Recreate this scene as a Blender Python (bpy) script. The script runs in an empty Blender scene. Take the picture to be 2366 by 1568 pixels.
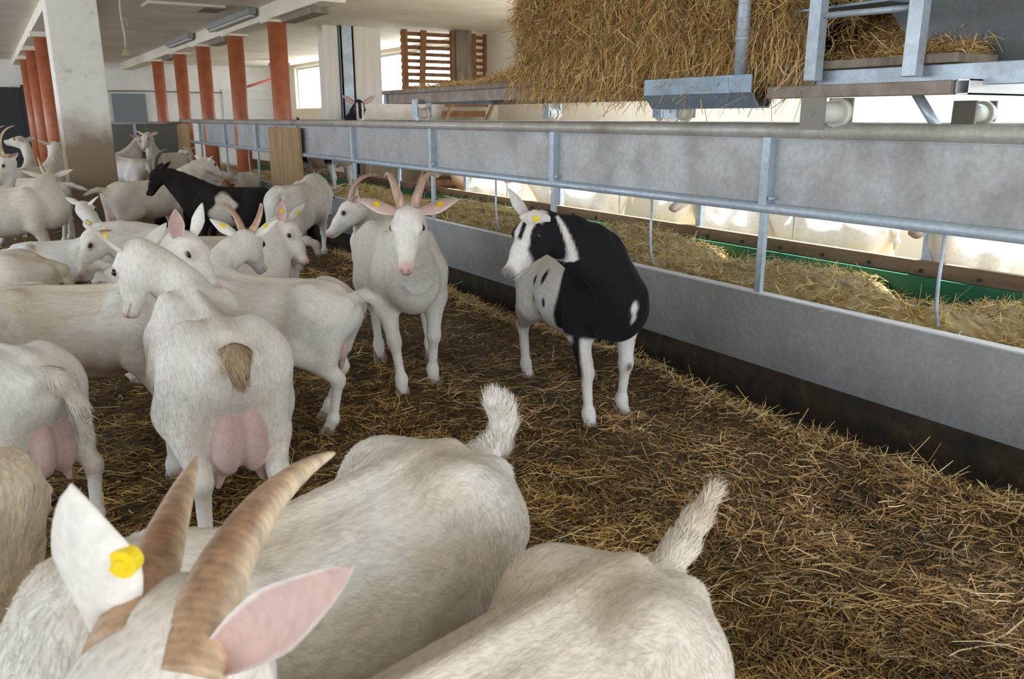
import bpy, bmesh, math, random
import numpy as np
import openvdb
from mathutils import Vector, Matrix

SC = bpy.context.scene
COL = SC.collection
R_ = math.radians

# ---------------------------------------------------------------- camera, sky, sun, exposure
PITCH, YAW, FPX = 15.0815, 31.8195, 1900.0
cam = bpy.data.cameras.new('camera'); camo = bpy.data.objects.new('camera', cam); COL.objects.link(camo)
camo.location = (0, 0, 1.35); camo.rotation_euler = (R_(90 - PITCH), 0, R_(-YAW))
cam.sensor_width = 36; cam.lens = FPX / 2366 * 36; cam.clip_start = .02; cam.clip_end = 200
cam.dof.use_dof = True; cam.dof.focus_distance = 3.3; cam.dof.aperture_fstop = 9.0
SC.camera = camo

world = bpy.data.worlds.new('daylight'); SC.world = world; world.use_nodes = True
wn, wl = world.node_tree.nodes, world.node_tree.links
bg = wn['Background']
tc = wn.new('ShaderNodeTexCoord'); sx = wn.new('ShaderNodeSeparateXYZ'); wl.new(tc.outputs['Generated'], sx.inputs[0])
rp = wn.new('ShaderNodeValToRGB'); wl.new(sx.outputs['Z'], rp.inputs[0]); wl.new(rp.outputs[0], bg.inputs[0])
rp.color_ramp.elements[0].position = 0.0; rp.color_ramp.elements[0].color = (.78, .80, .82, 1)
rp.color_ramp.elements[1].position = .35; rp.color_ramp.elements[1].color = (.63, .81, 1.0, 1)
bg.inputs[1].default_value = 3.4

sun = bpy.data.lights.new('sun', 'SUN'); sun.energy = 14; sun.angle = R_(3); sun.color = (1, .97, .92)
suno = bpy.data.objects.new('sun', sun); COL.objects.link(suno)
suno.rotation_euler = Vector((-1, .10, -2.1)).to_track_quat('-Z', 'Y').to_euler()

SC.view_settings.view_transform = 'Standard'; SC.view_settings.look = 'None'
SC.view_settings.gamma = 1.0; SC.view_settings.use_curve_mapping = False
SC.view_settings.exposure = .92
try:
    SC.cycles.max_bounces = 10; SC.cycles.diffuse_bounces = 6; SC.cycles.use_denoising = True
    SC.cycles.sample_clamp_indirect = 8
except Exception: pass

# ---------------------------------------------------------------- helpers
MAT = {}
def child(name, me, par):
    o = bpy.data.objects.new(name, me); COL.objects.link(o); o.parent = par; return o
def tag(o, label=None, cat=None, group=None, kind=None):
    if label: o['label'] = label
    if cat: o['category'] = cat
    if group: o['group'] = group
    if kind: o['kind'] = kind
    return o
def empty(name, loc, label, cat, group=None, rz=0):
    o = bpy.data.objects.new(name, None); COL.objects.link(o); o.location = loc; o.rotation_euler = (0, 0, rz)
    return tag(o, label, cat, group)

class MB:                                         # collects shapes into one mesh
    def __init__(s): s.bm = bmesh.new()
    def box(s, x0, x1, y0, y1, z0, z1, bev=0., M=None):
        b = bmesh.new(); bmesh.ops.create_cube(b, size=1)
        for v in b.verts: v.co = Vector((x0 + (v.co.x + .5) * (x1 - x0), y0 + (v.co.y + .5) * (y1 - y0), z0 + (v.co.z + .5) * (z1 - z0)))
        if bev: bmesh.ops.bevel(b, geom=list(b.edges), offset=bev, segments=2, profile=.5, affect='EDGES')
        if M is not None: bmesh.ops.transform(b, matrix=M, verts=b.verts)
        s.add(b); return s
    def add(s, b):
        t = bpy.data.meshes.new('t'); b.to_mesh(t); b.free(); s.bm.from_mesh(t); bpy.data.meshes.remove(t)
    def tube(s, a, b, r, seg=16, r2=None):
        a, b = Vector(a), Vector(b); d = b - a
        M = d.to_track_quat('Z', 'Y').to_matrix().to_4x4(); M.translation = (a + b) / 2
        k = bmesh.new(); bmesh.ops.create_cone(k, cap_ends=True, segments=seg, radius1=r, radius2=r if r2 is None else r2, depth=d.length, matrix=M)
        for f in k.faces: f.smooth = len(f.verts) == 4
        s.add(k); return s
    def pipe(s, pts, r, seg=10):
        V, F = tube_mesh(pts, [r] * len(pts), seg, 1., (.3, .2, .9))
        b = bmesh.new(); vs = [b.verts.new(tuple(v)) for v in V]
        for f in F:
            q = b.faces.new([vs[i] for i in f]); q.smooth = len(f) == 4
        s.add(b); return s
    def bar(s, a, b, w, h, up=(0, 0, 1), bev=0.):
        a, b = Vector(a), Vector(b); d = (b - a).normalized(); l = Vector(up).cross(d).normalized(); u = d.cross(l)
        M = Matrix((( d.x, l.x, u.x, 0), (d.y, l.y, u.y, 0), (d.z, l.z, u.z, 0), (0, 0, 0, 1))); M.translation = (a + b) / 2
        return s.box(-(b - a).length / 2, (b - a).length / 2, -w / 2, w / 2, -h / 2, h / 2, bev, M)
    def prism(s, poly, axis, a, b):               # polygon in the plane across axis, swept from a to b
        k = bmesh.new(); f = lambda u, v, w: {'x': (w, u, v), 'y': (u, w, v), 'z': (u, v, w)}[axis]
        A = [k.verts.new(f(u, v, a)) for u, v in poly]; B = [k.verts.new(f(u, v, b)) for u, v in poly]; n = len(poly)
        k.faces.new(A); k.faces.new(B[::-1])
        for i in range(n): k.faces.new((A[i], B[i], B[(i + 1) % n], A[(i + 1) % n]))
        bmesh.ops.recalc_face_normals(k, faces=k.faces); s.add(k); return s
    def build(s, name, mat, parent=None, loc=None):
        bmesh.ops.recalc_face_normals(s.bm, faces=s.bm.faces)
        if loc is not None: bmesh.ops.translate(s.bm, verts=s.bm.verts, vec=-Vector(loc))
        me = bpy.data.meshes.new(name); s.bm.to_mesh(me); s.bm.free(); me.materials.append(MAT[mat])
        o = bpy.data.objects.new(name, me); COL.objects.link(o)
        if parent: o.parent = parent
        if loc is not None: o.location = loc
        return o
def part(mb, name, mat, root):                    # world-space shapes under an empty
    return mb.build(name, mat, root).__class__ and _fix(root)
def under(mb, name, mat, root):
    bmesh.ops.translate(mb.bm, verts=mb.bm.verts, vec=-Vector(root.location)); return mb.build(name, mat, root)

# ---------------------------------------------------------------- materials
def material(name, rough=.7, metal=0., base=None):
    m = bpy.data.materials.new(name); m.use_nodes = True; b = m.node_tree.nodes['Principled BSDF']
    b.inputs['Roughness'].default_value = rough; b.inputs['Metallic'].default_value = metal
    if base: b.inputs['Base Color'].default_value = (*base, 1)
    MAT[name] = m; return m, m.node_tree.nodes, m.node_tree.links, b
def noise(nt, lk, scale, detail=4, rough=.55, coord='Object', stretch=None, attr=None):
    n = nt.new('ShaderNodeTexNoise'); n.inputs['Scale'].default_value = scale; n.inputs['Detail'].default_value = detail; n.inputs['Roughness'].default_value = rough
    if attr: c = nt.new('ShaderNodeAttribute'); c.attribute_name = attr; out = c.outputs['Vector']
    elif coord == 'Position': out = nt.new('ShaderNodeNewGeometry').outputs['Position']
    else: out = nt.new('ShaderNodeTexCoord').outputs[coord]
    if stretch:
        mp = nt.new('ShaderNodeMapping'); mp.inputs['Scale'].default_value = stretch; lk.new(out, mp.inputs[0]); out = mp.outputs[0]
    lk.new(out, n.inputs['Vector']); return n
def ramp(nt, lk, src, stops):
    r = nt.new('ShaderNodeValToRGB'); e = r.color_ramp.elements
    while len(e) < len(stops): e.new(.5)
    for i, (p, c) in enumerate(stops): e[i].position = p; e[i].color = (*c, 1) if len(c) == 3 else c
    lk.new(src, r.inputs[0]); return r
def mixc(nt, lk, fac, a, b, mode='MIX'):
    m = nt.new('ShaderNodeMix'); m.data_type = 'RGBA'; m.blend_type = mode
    for s, i in ((fac, 0), (a, 6), (b, 7)):
        if hasattr(s, 'is_linked'): lk.new(s, m.inputs[i])
        elif isinstance(s, (int, float)): m.inputs[i].default_value = s
        else: m.inputs[i].default_value = (*s, 1)
    return m.outputs[2]
def bump(nt, lk, b, src, strength, dist=.01):
    p = nt.new('ShaderNodeBump'); p.inputs['Strength'].default_value = strength; p.inputs['Distance'].default_value = dist
    lk.new(src, p.inputs['Height']); lk.new(p.outputs[0], b.inputs['Normal'])
W3 = lambda v: (v, v, v)

def mats():
    m, n, l, b = material('coat', .85); a = n.new('ShaderNodeAttribute'); a.attribute_name = 'Col'
    f = noise(n, l, 1., 5, .6, stretch=(14, 120, 55), attr='rest'); f2 = noise(n, l, 7., 3, .6, attr='rest')
    v = ramp(n, l, f.outputs[0], [(.30, W3(.88)), (.62, W3(1.05))]); c = mixc(n, l, 1., a.outputs['Color'], v.outputs[0], 'MULTIPLY')
    v2 = ramp(n, l, f2.outputs[0], [(.35, (.95, .915, .86)), (.6, W3(1.))]); l.new(mixc(n, l, .8, c, v2.outputs[0], 'MULTIPLY'), b.inputs['Base Color'])
    b.inputs['Sheen Weight'].default_value = .03; b.inputs['Specular IOR Level'].default_value = .12
    bump(n, l, b, f.outputs[0], .28, .006)
    material('eye', .08, 0, (.018, .010, .008)); material('tag', .45, 0, (.88, .66, .02))
    m, n, l, b = material('hoof', .7); x = noise(n, l, 60, 3); l.new(ramp(n, l, x.outputs[0], [(.3, (.16, .12, .085)), (.7, (.42, .35, .26))]).outputs[0], b.inputs['Base Color'])
    for nm, c0, c1, c2 in (('horn', (.36, .20, .12), (.50, .33, .20), (.66, .52, .36)), ('horn_dark', (.05, .045, .04), (.10, .085, .07), (.2, .18, .15)), ('horn_pink', (.46, .30, .24), (.50, .35, .28), (.40, .27, .20))):
        m, n, l, b = material(nm, .5); x = noise(n, l, 1., 5, .6, stretch=(70, 70, 16)); a = n.new('ShaderNodeAttribute'); a.attribute_name = 'along'
        c = ramp(n, l, a.outputs['Fac'], [(0, c1), (.45, c0), (1, c2)]); v = ramp(n, l, x.outputs[0], [(.3, W3(.62)), (.7, W3(1.2))])
        k = n.new('ShaderNodeAttribute'); k.attribute_name = 'keel'; cc = mixc(n, l, k.outputs['Fac'], c.outputs[0], tuple(min(1, q * 1.15) for q in c2))
        rg = n.new('ShaderNodeMath'); rg.operation = 'MULTIPLY'; l.new(a.outputs['Fac'], rg.inputs[0]); rg.inputs[1].default_value = 230; sn = n.new('ShaderNodeMath'); sn.operation = 'SINE'; l.new(rg.outputs[0], sn.inputs[0])
        l.new(mixc(n, l, 1., cc, v.outputs[0], 'MULTIPLY'), b.inputs['Base Color']); bump(n, l, b, sn.outputs[0], .10, .003)
    # galvanised sheet and tube: spangle, grey wipe marks, brown grime
    for nm, tint, grime, met in (('galvanised', (.45, .475, .50), .38, .32), ('galvanised_dirty', (.50, .49, .46), .6, .35), ('zinc_tube', (.50, .60, .70), .2, .5), ('blue_zinc', (.27, .37, .47), .25, .5), ('grey_plate', (.11, .135, .155), .2, .3)):
        m, n, l, b = material(nm, .42, met); x = noise(n, l, 3.5, 6, .65); y = noise(n, l, 38, 4, .7); z = noise(n, l, 1., 5, .6, stretch=(3, 3, .9))
        c = mixc(n, l, 1., tint, ramp(n, l, y.outputs[0], [(.3, W3(.82)), (.7, W3(1.12))]).outputs[0], 'MULTIPLY')
        c = mixc(n, l, ramp(n, l, z.outputs[0], [(.42, W3(0)), (.70, W3(grime))]).outputs[0], c, (.30, .285, .24))
        c = mixc(n, l, ramp(n, l, x.outputs[0], [(.46, W3(0)), (.74, W3(grime))]).outputs[0], c, (.23, .195, .14))
        l.new(c, b.inputs['Base Color']); l.new(ramp(n, l, x.outputs[0], [(.3, W3(.38)), (.7, W3(.68))]).outputs[0], b.inputs['Roughness']); bump(n, l, b, y.outputs[0], .06, .004)
    m, n, l, b = material('plaster', .9); x = noise(n, l, .9, 6, .6, 'Position'); y = noise(n, l, 14, 5, .6, 'Position')
    c = ramp(n, l, x.outputs[0], [(.3, (.70, .70, .69)), (.6, (.86, .86, .85))]); l.new(mixc(n, l, ramp(n, l, y.outputs[0], [(.58, W3(0)), (.8, W3(.5))]).outputs[0], c.outputs[0], (.42, .39, .34)), b.inputs['Base Color']); bump(n, l, b, y.outputs[0], .2, .02)
    m, n, l, b = material('warm_plaster', .9); x = noise(n, l, .9, 6, .6, 'Position'); l.new(ramp(n, l, x.outputs[0], [(.3, (.66, .58, .46)), (.7, (.80, .74, .62))]).outputs[0], b.inputs['Base Color'])
    m, n, l, b = material('ceiling_paint', .9); x = noise(n, l, 1.1, 6, .6, 'Position'); y = noise(n, l, 1., 5, .6, 'Position', (.8, 6, 1))
    c = ramp(n, l, x.outputs[0], [(.35, (.74, .69, .58)), (.62, (.87, .84, .76))]); l.new(mixc(n, l, ramp(n, l, y.outputs[0], [(.6, W3(0)), (.8, W3(.55))]).outputs[0], c.outputs[0], (.35, .30, .21)), b.inputs['Base Color']); bump(n, l, b, x.outputs[0], .2, .03)
    # limewashed concrete, soiled up to the height the goats rub against
    m, n, l, b = material('limewash', .92); x = noise(n, l, 4, 6, .65, 'Position'); y = noise(n, l, 11, 7, .62, 'Position'); g = n.new('ShaderNodeNewGeometry'); s = n.new('ShaderNodeSeparateXYZ'); l.new(g.outputs['Position'], s.inputs[0])
    ms = n.new('ShaderNodeMath'); ms.operation = 'MULTIPLY_ADD'; l.new(x.outputs[0], ms.inputs[0]); ms.inputs[1].default_value = .55; l.new(s.outputs['Z'], ms.inputs[2]); ma = n.new('ShaderNodeMath'); ma.operation = 'MULTIPLY'; l.new(ms.outputs[0], ma.inputs[0]); ma.inputs[1].default_value = .5
    c = ramp(n, l, y.outputs[0], [(.22, (.50, .46, .39)), (.40, (.78, .76, .71)), (.75, (.84, .83, .79))])
    l.new(mixc(n, l, ramp(n, l, ma.outputs[0], [(.0, W3(1)), (.66, W3(.92)), (.88, W3(0))]).outputs[0], c.outputs[0], (.22, .155, .09)), b.inputs['Base Color']); bump(n, l, b, y.outputs[0], .35, .02)
    m, n, l, b = material('white_concrete', .9); x = noise(n, l, 1., 5, .6, 'Position', (14, 14, 1)); l.new(ramp(n, l, x.outputs[0], [(.30, (.76, .73, .68)), (.55, (.84, .82, .78))]).outputs[0], b.inputs['Base Color'])
    m, n, l, b = material('red_pipe', .45); x = noise(n, l, 6, 4); l.new(ramp(n, l, x.outputs[0], [(.3, (.36, .10, .045)), (.7, (.50, .165, .075))]).outputs[0], b.inputs['Base Color'])
    for nm, c0, c1 in (('wood', (.30, .18, .085), (.52, .35, .19)), ('brown_wood', (.16, .07, .03), (.34, .16, .07)), ('old_wood', (.14, .11, .085), (.33, .28, .22)), ('kick_board', (.17, .10, .06), (.27, .17, .105))):
        m, n, l, b = material(nm, .75); x = noise(n, l, 1., 6, .65, stretch=(16, 16, 1.6) if nm != 'kick_board' else (14, 1.2, 14)); y = noise(n, l, 9, 3)
        c = ramp(n, l, x.outputs[0], [(.32, c0), (.66, c1)]); l.new(mixc(n, l, ramp(n, l, y.outputs[0], [(.55, W3(0)), (.8, W3(.5))]).outputs[0], c.outputs[0], tuple(v * .55 for v in c0)), b.inputs['Base Color']); bump(n, l, b, x.outputs[0], .25, .006)
    m, n, l, b = material('straw', .65); a = n.new('ShaderNodeAttribute'); a.attribute_name = 'Col'; l.new(a.outputs['Color'], b.inputs['Base Color']); b.inputs['Specular IOR Level'].default_value = .35
    m, n, l, b = material('litter', .95); x = noise(n, l, 22, 6, .7, 'Position', (1, 1.8, 1)); y = noise(n, l, 2.2, 4, .6, 'Position')
    c = ramp(n, l, x.outputs[0], [(.36, (.024, .014, .006)), (.52, (.10, .058, .022)), (.74, (.34, .22, .085))])
    l.new(mixc(n, l, ramp(n, l, y.outputs[0], [(.42, W3(0)), (.68, W3(.6))]).outputs[0], c.outputs[0], (.15, .095, .032)), b.inputs['Base Color']); bump(n, l, b, x.outputs[0], .9, .03)
    m, n, l, b = material('dry_litter', .95); x = noise(n, l, 26, 6, .7, 'Position'); l.new(ramp(n, l, x.outputs[0], [(.3, (.12, .085, .03)), (.5, (.30, .22, .09)), (.7, (.52, .42, .21))]).outputs[0], b.inputs['Base Color']); bump(n, l, b, x.outputs[0], .9, .03)
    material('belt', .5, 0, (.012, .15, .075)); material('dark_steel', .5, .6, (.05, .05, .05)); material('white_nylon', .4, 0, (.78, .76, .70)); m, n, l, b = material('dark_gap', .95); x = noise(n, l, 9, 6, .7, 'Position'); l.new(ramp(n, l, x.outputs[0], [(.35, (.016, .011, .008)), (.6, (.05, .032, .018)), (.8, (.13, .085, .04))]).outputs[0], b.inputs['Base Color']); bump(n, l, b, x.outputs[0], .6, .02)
    m, n, l, b = material('brown_steel', .6, .3); x = noise(n, l, 9, 5); l.new(ramp(n, l, x.outputs[0], [(.3, (.20, .16, .13)), (.7, (.36, .31, .27))]).outputs[0], b.inputs['Base Color'])
    material('pale_zinc', .35, .3, (.74, .76, .78)); material('grey_block', .6, .1, (.27, .25, .23)); material('rope', .9, 0, (.52, .42, .28)); material('white_paint', .6, 0, (.72, .74, .74)); material('door_blue', .6, 0, (.20, .24, .27)); material('dark_door', .8, 0, (.035, .045, .05)); material('red_paint', .6, 0, (.42, .09, .07)); material('grey_box', .6, 0, (.30, .31, .31)); material('screen', .7, 0, (.16, .17, .15))
    material('glass_frame', .5, 0, (.55, .57, .57)); material('collar', .7, 0, (.10, .045, .03)); material('lamp_diffuser', .5, 0, (.55, .55, .52))
mats()
# ---------------------------------------------------------------- goat builder (signed distance body -> one skin)
def smin(a, b, k):
    h = np.clip(.5 + .5 * (b - a) / k, 0, 1)
    return b * (1 - h) + a * h - k * h * (1 - h)

def nrm(v):
    v = np.asarray(v, float)
    return v / (np.linalg.norm(v) + 1e-9)

class Ell:                                        # rotated ellipsoid
    def __init__(s, c, r, R=None, k=.03, tag=0, neg=False):
        s.c = np.array(c, float); s.r = np.array(r, float); s.R = R; s.k = k; s.tag = tag; s.neg = neg
    def box(s):
        m = s.r.max() if s.R is not None else s.r
        return s.c - m, s.c + m
    def d(s, p):
        q = p - s.c.astype(np.float32)
        if s.R is not None: q = q @ s.R.astype(np.float32)
        a = q / s.r.astype(np.float32)
        k0 = np.sqrt((a * a).sum(-1)) + 1e-6
        b = a / s.r.astype(np.float32)
        return k0 * (k0 - 1) / (np.sqrt((b * b).sum(-1)) + 1e-6)

class Cone:                                       # tapered capsule, optionally flattened along a side axis
    def __init__(s, a, b, ra, rb, k=.03, tag=0, neg=False):
        s.a = np.array(a, float); s.b = np.array(b, float); s.ra = ra; s.rb = rb; s.k = k; s.tag = tag; s.neg = neg
    def box(s):
        return np.minimum(s.a - s.ra, s.b - s.rb), np.maximum(s.a + s.ra, s.b + s.rb)
    def d(s, p):
        ba = (s.b - s.a).astype(np.float32); q = p - s.a.astype(np.float32)
        t = np.clip((q @ ba) / max(float(ba @ ba), 1e-9), 0, 1)
        e = q - t[..., None] * ba
        return np.sqrt((e * e).sum(-1)) - (s.ra + (s.rb - s.ra) * t)

TX = np.array([-.475, -.45, -.41, -.35, -.27, -.15, -.02, .10, .22, .32, .40, .455, .475])
TT = np.array([.60, .645, .678, .706, .725, .722, .713, .718, .735, .722, .675, .615, .575])
TB = np.array([.565, .52, .475, .44, .405, .365, .335, .342, .370, .395, .435, .495, .535])
TW = np.array([.02, .065, .098, .120, .138, .165, .190, .180, .148, .125, .098, .058, .02])

def curve3(x, X, Y):                              # smooth (Catmull-Rom) interpolation of a profile
    x = np.clip(x, X[0], X[-1]); i = np.clip(np.searchsorted(X, x) - 1, 0, len(X) - 2)
    m = np.gradient(Y, X); h = X[i + 1] - X[i]; t = (x - X[i]) / h
    return ((2*t**3 - 3*t**2 + 1) * Y[i] + (t**3 - 2*t**2 + t) * h * m[i] + (-2*t**3 + 3*t**2) * Y[i+1] + (t**3 - t**2) * h * m[i+1])

class Torso:
    def __init__(s, fat=1., belly=0., bend=0., k=.03, tag=0):
        s.fat = fat; s.belly = belly; s.bend = bend; s.k = k; s.tag = tag; s.neg = False
    def box(s):
        e = abs(s.bend) * .2
        return np.array([-.48, -.22 * s.fat - e, .30 - s.belly]), np.array([.48, .22 * s.fat + e, .76])
    def d(s, p):
        x = p[..., 0]; y = p[..., 1] - s.bend * (x + .1) ** 2; z = p[..., 2]
        gx = np.linspace(TX[0], TX[-1], 240)
        top = np.interp(x, gx, curve3(gx, TX, TT)).astype(np.float32)
        bot = np.interp(x, gx, curve3(gx, TX, TB - s.belly * np.exp(-((TX + .02) / .18) ** 2))).astype(np.float32)
        w = (np.interp(x, gx, np.maximum(curve3(gx, TX, TW), .015)) * (1 + (s.fat - 1) * np.exp(-((x + .02) / .25) ** 2))).astype(np.float32)
        c = bot + (top - bot) * .44
        hz = np.where(z > c, top - c, c - bot)
        a = np.abs(y) / w; b = np.abs(z - c) / hz
        n = np.where(z > c, 1.75, 2.1).astype(np.float32)
        r = (a ** n + b ** n + 1e-9) ** (1 / n)
        d = (r - 1) * np.minimum(w, hz)
        return np.maximum(d, np.abs(x) - .475)

def frame_of(f, u):                               # head axes: forward, left, up
    f = nrm(f); l = nrm(np.cross(u, f)); return np.stack([f, l, np.cross(f, l)], 1)

def goat_prims(g):
    P = []
    T0, T1, T2, T3 = 'torso', 'leg', 'neck', 'head'
    P.append(Torso(g['fat'], g['belly'], g['bend'], .04, T0))
    for s in (-1, 1):
        P.append(Ell((-.245, s * .098, .688), (.045, .03, .034), None, .05, T0))      # hook bone
        P.append(Ell((-.43, s * .052, .63), (.04, .032, .035), None, .045, T0))       # pin bone
        P.append(Ell((.20, s * .095, .60), (.08, .05, .13), None, .06, T0))           # shoulder blade
    P.append(Cone((-.36, 0, .700), (.27, 0, .728), .014, .016, .03, T0))              # spine
    P.append(Cone((.27, 0, .725), (.19, 0, .722), .03, .02, .04, T0))                 # withers
    P.append(Ell((.37, 0, .525), (.115, .088, .125), None, .07, T0))                  # breast
    hk = g['hock']
    for s, key in ((1, 'FL'), (-1, 'FR')):
        if g['lying']: continue
        dx, dy, dz = g['feet'].get(key, (0, 0, 0)); X, Y = .27 + dx, s * .105 + dy
        sh = (.255, s * .095, .55); el = (.235 + dx * .1, s * .115 + dy * .15, .435)
        kn = (.275 + dx * .55, s * .108 + dy * .55, .255 + dz * .6 + abs(dx) * .0)
        fe = (.268 + dx, s * .105 + dy, .085 + dz)
        P += [Cone(sh, el, .082, .056, .05, T1), Cone(el, kn, .050, .028, .04, T1), Ell(kn, (.031, .028, .040), None, .02, T1),
              Cone(kn, fe, .024, .019, .02, T1), Ell(fe, (.026, .024, .027), None, .02, T1),
              Cone(fe, (X + .022, Y, .035 + dz), .023, .028, .02, T1)]
    for s, key in ((1, 'HL'), (-1, 'HR')):
        if g['lying']: continue
        dx, dy, dz = g['feet'].get(key, (0, 0, 0)); X, Y = -.37 + dx, s * .115 + dy
        hp = (-.29, s * .08, .59); st = (-.215 + dx * .15, s * .125 + dy * .2, .44)
        ho = (-.415 + dx * .7, s * .115 + dy * .7, .285 + dz * .7); fe = (-.385 + dx, s * .115 + dy, .085 + dz)
        P += [Cone(hp, st, .118, .083, .06, T1), Cone((-.35, s * .075, .56), (-.35 + dx * .3, s * .112 + dy * .4, .40), .085, .058, .05, T1),
              Cone(st, ho, .072, .029, .05, T1), Ell(ho, (.031, .024, .040), None, .025, T1), Cone(ho, fe, .026, .020, .02, T1),
              Ell(fe, (.026, .024, .027), None, .02, T1), Cone(fe, (X + .012, Y, .035 + dz), .023, .028, .02, T1)]
    if g['lying']:
        for s in (-1, 1):
            P += [Cone((.22, s * .10, .50), (.36, s * .13, .385), .08, .05, .05, T1), Cone((.36, s * .13, .385), (.26, s * .13, .36), .038, .026, .03, T1),
                  Cone((-.28, s * .11, .52), (-.10, s * .20, .42), .13, .07, .06, T1), Cone((-.10, s * .20, .42), (-.3, s * .2, .37), .05, .03, .04, T1)]
    u = g['udder']
    if u > 0:
        for s in (-1, 1):
            c = np.array([-.30 - .07 * u, s * .036, .425 - .03 * u])
            P.append(Ell(c, np.array((.080, .050, .115)) * u, None, .016, 'udder'))
            P.append(Cone(c + np.array((.0, s * .015, -.09 * u)), c + np.array((.012, s * .03, -.09 * u - .06)), .022, .011, .015, 'udder'))
    # tail: list of points from its root
    tp = [np.array(t, float) for t in g['tail']]
    rr = np.linspace(.030, .014, len(tp)) * g['tailr']
    for a, b, ra, rb in zip(tp[:-1], tp[1:], rr[:-1], rr[1:]):
        P.append(Cone(a, b, ra, rb, .02, 'tail'))
    # head and neck
    po = np.array(g['poll'], float); R = frame_of(g['fwd'], g['up']); hs = g['hs']
    H = lambda x, y, z: po + R @ (np.array((x, y, z)) * hs)
    def bez(a, m, b, t): return (1 - t) ** 2 * a + 2 * t * (1 - t) * m + t * t * b
    nb = g['neckbend']
    ca, cb = np.array((.23, 0, .685)), H(-.03, 0, -.02)
    ta, tb = np.array((.385, 0, .545)), H(.0, 0, -.075)
    dirn = nrm(np.array((.8, 0, .55)))
    L = np.linalg.norm(cb - ca)
    cm = ca + dirn * L * .5 + np.array(nb); tm = ta + dirn * L * .42 + np.array(nb)
    ts = np.linspace(0, 1, 6)
    cr = np.array([.070, .060, .052, .046, .042, .040]) * g['neckr']; tr = np.array([.098, .078, .062, .052, .045, .042]) * g['neckr']
    for i in range(5):
        P.append(Cone(bez(ca, cm, cb, ts[i]), bez(ca, cm, cb, ts[i+1]), cr[i], cr[i+1], .05, T2))
        P.append(Cone(bez(ta, tm, tb, ts[i]), bez(ta, tm, tb, ts[i+1]), tr[i], tr[i+1], .05, T2))
        m1 = (bez(ca, cm, cb, ts[i]) + bez(ta, tm, tb, ts[i])) / 2; m2 = (bez(ca, cm, cb, ts[i+1]) + bez(ta, tm, tb, ts[i+1])) / 2
        P.append(Cone(m1, m2, cr[i] * 1.05, cr[i+1] * 1.05, .05, T2))
    def hell(c, r, k, neg=False, t=T3): P.append(Ell(H(*c), np.array(r) * hs, R, k * hs, t, neg))
    def hcone(a, b, ra, rb, k, neg=False): P.append(Cone(H(*a), H(*b), ra * hs, rb * hs, k * hs, T3, neg))
    hell((.03, 0, -.012), (.078, .056, .060), .03)
    hcone((.055, 0, .006), (.15, 0, -.026), .042, .031, .03)
    hcone((.13, 0, -.036), (.222, 0, -.058), .036, .0285, .03)
    hcone((.03, 0, -.066), (.205, 0, -.084), .038, .0165, .03)
    for s in (-1, 1):
        hell((.055, s * .026, -.052), (.06, .026, .045), .03)
        hell((.082, s * .046, .010), (.028, .018, .019), .022)
        hell((.245, s * .013, -.052), (.012, .012, .014), .012)
        hcone((.082, s * .062, .006), (.090, s * .068, .004), .012, .012, .012, True)
        hell((.259, s * .012, -.051), (.009, .004, .006), .006, True)
    if g.get('wattle'):
        for s in (-1, 1): hcone((-.035, s * .045, -.09), (-.05, s * .075, -.165), .012, .015, .012)
    hell((.237, 0, -.056), (.022, .025, .022), .015)
    hell((.226, 0, -.084), (.02, .019, .012), .01)
    return P, R, H

def sdf_eval(P, p):
    f = np.full(p.shape[:-1], .06, np.float32)
    for q in P:
        d = q.d(p).astype(np.float32)
        f = np.maximum(f, -d) if q.neg else smin(f, d, q.k)
    return f

def sdf_grid(P, vox):
    lo = np.min([q.box()[0] for q in P], 0) - .05; hi = np.max([q.box()[1] for q in P], 0) + .05
    n = np.ceil((hi - lo) / vox).astype(int) + 1
    f = np.full(n, .06, np.float32)
    ax = [(lo[i] + vox * np.arange(n[i])).astype(np.float32) for i in range(3)]
    for q in P:
        b0, b1 = q.box(); m = q.k + 2 * vox + .012
        i0 = np.clip(((b0 - m - lo) / vox).astype(int), 0, n); i1 = np.clip(np.ceil((b1 + m - lo) / vox).astype(int) + 1, 0, n)
        sl = tuple(slice(a, b) for a, b in zip(i0, i1))
        p = np.stack(np.meshgrid(ax[0][sl[0]], ax[1][sl[1]], ax[2][sl[2]], indexing='ij'), -1)
        d = q.d(p).astype(np.float32)
        f[sl] = np.maximum(f[sl], -d) if q.neg else smin(f[sl], d, q.k)
    gr = openvdb.FloatGrid(.06); gr.copyFromArray(f)
    v, qd = gr.convertToQuads(isovalue=0.)
    return v.astype(np.float32) * vox + lo.astype(np.float32), np.asarray(qd)

def sdf_normal(P, v):
    e = .004; out = np.zeros_like(v)
    for i in range(3):
        d = np.zeros(3, np.float32); d[i] = e
        out[:, i] = sdf_eval(P, v + d) - sdf_eval(P, v - d)
    return out / (np.linalg.norm(out, axis=1, keepdims=True) + 1e-9)

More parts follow.
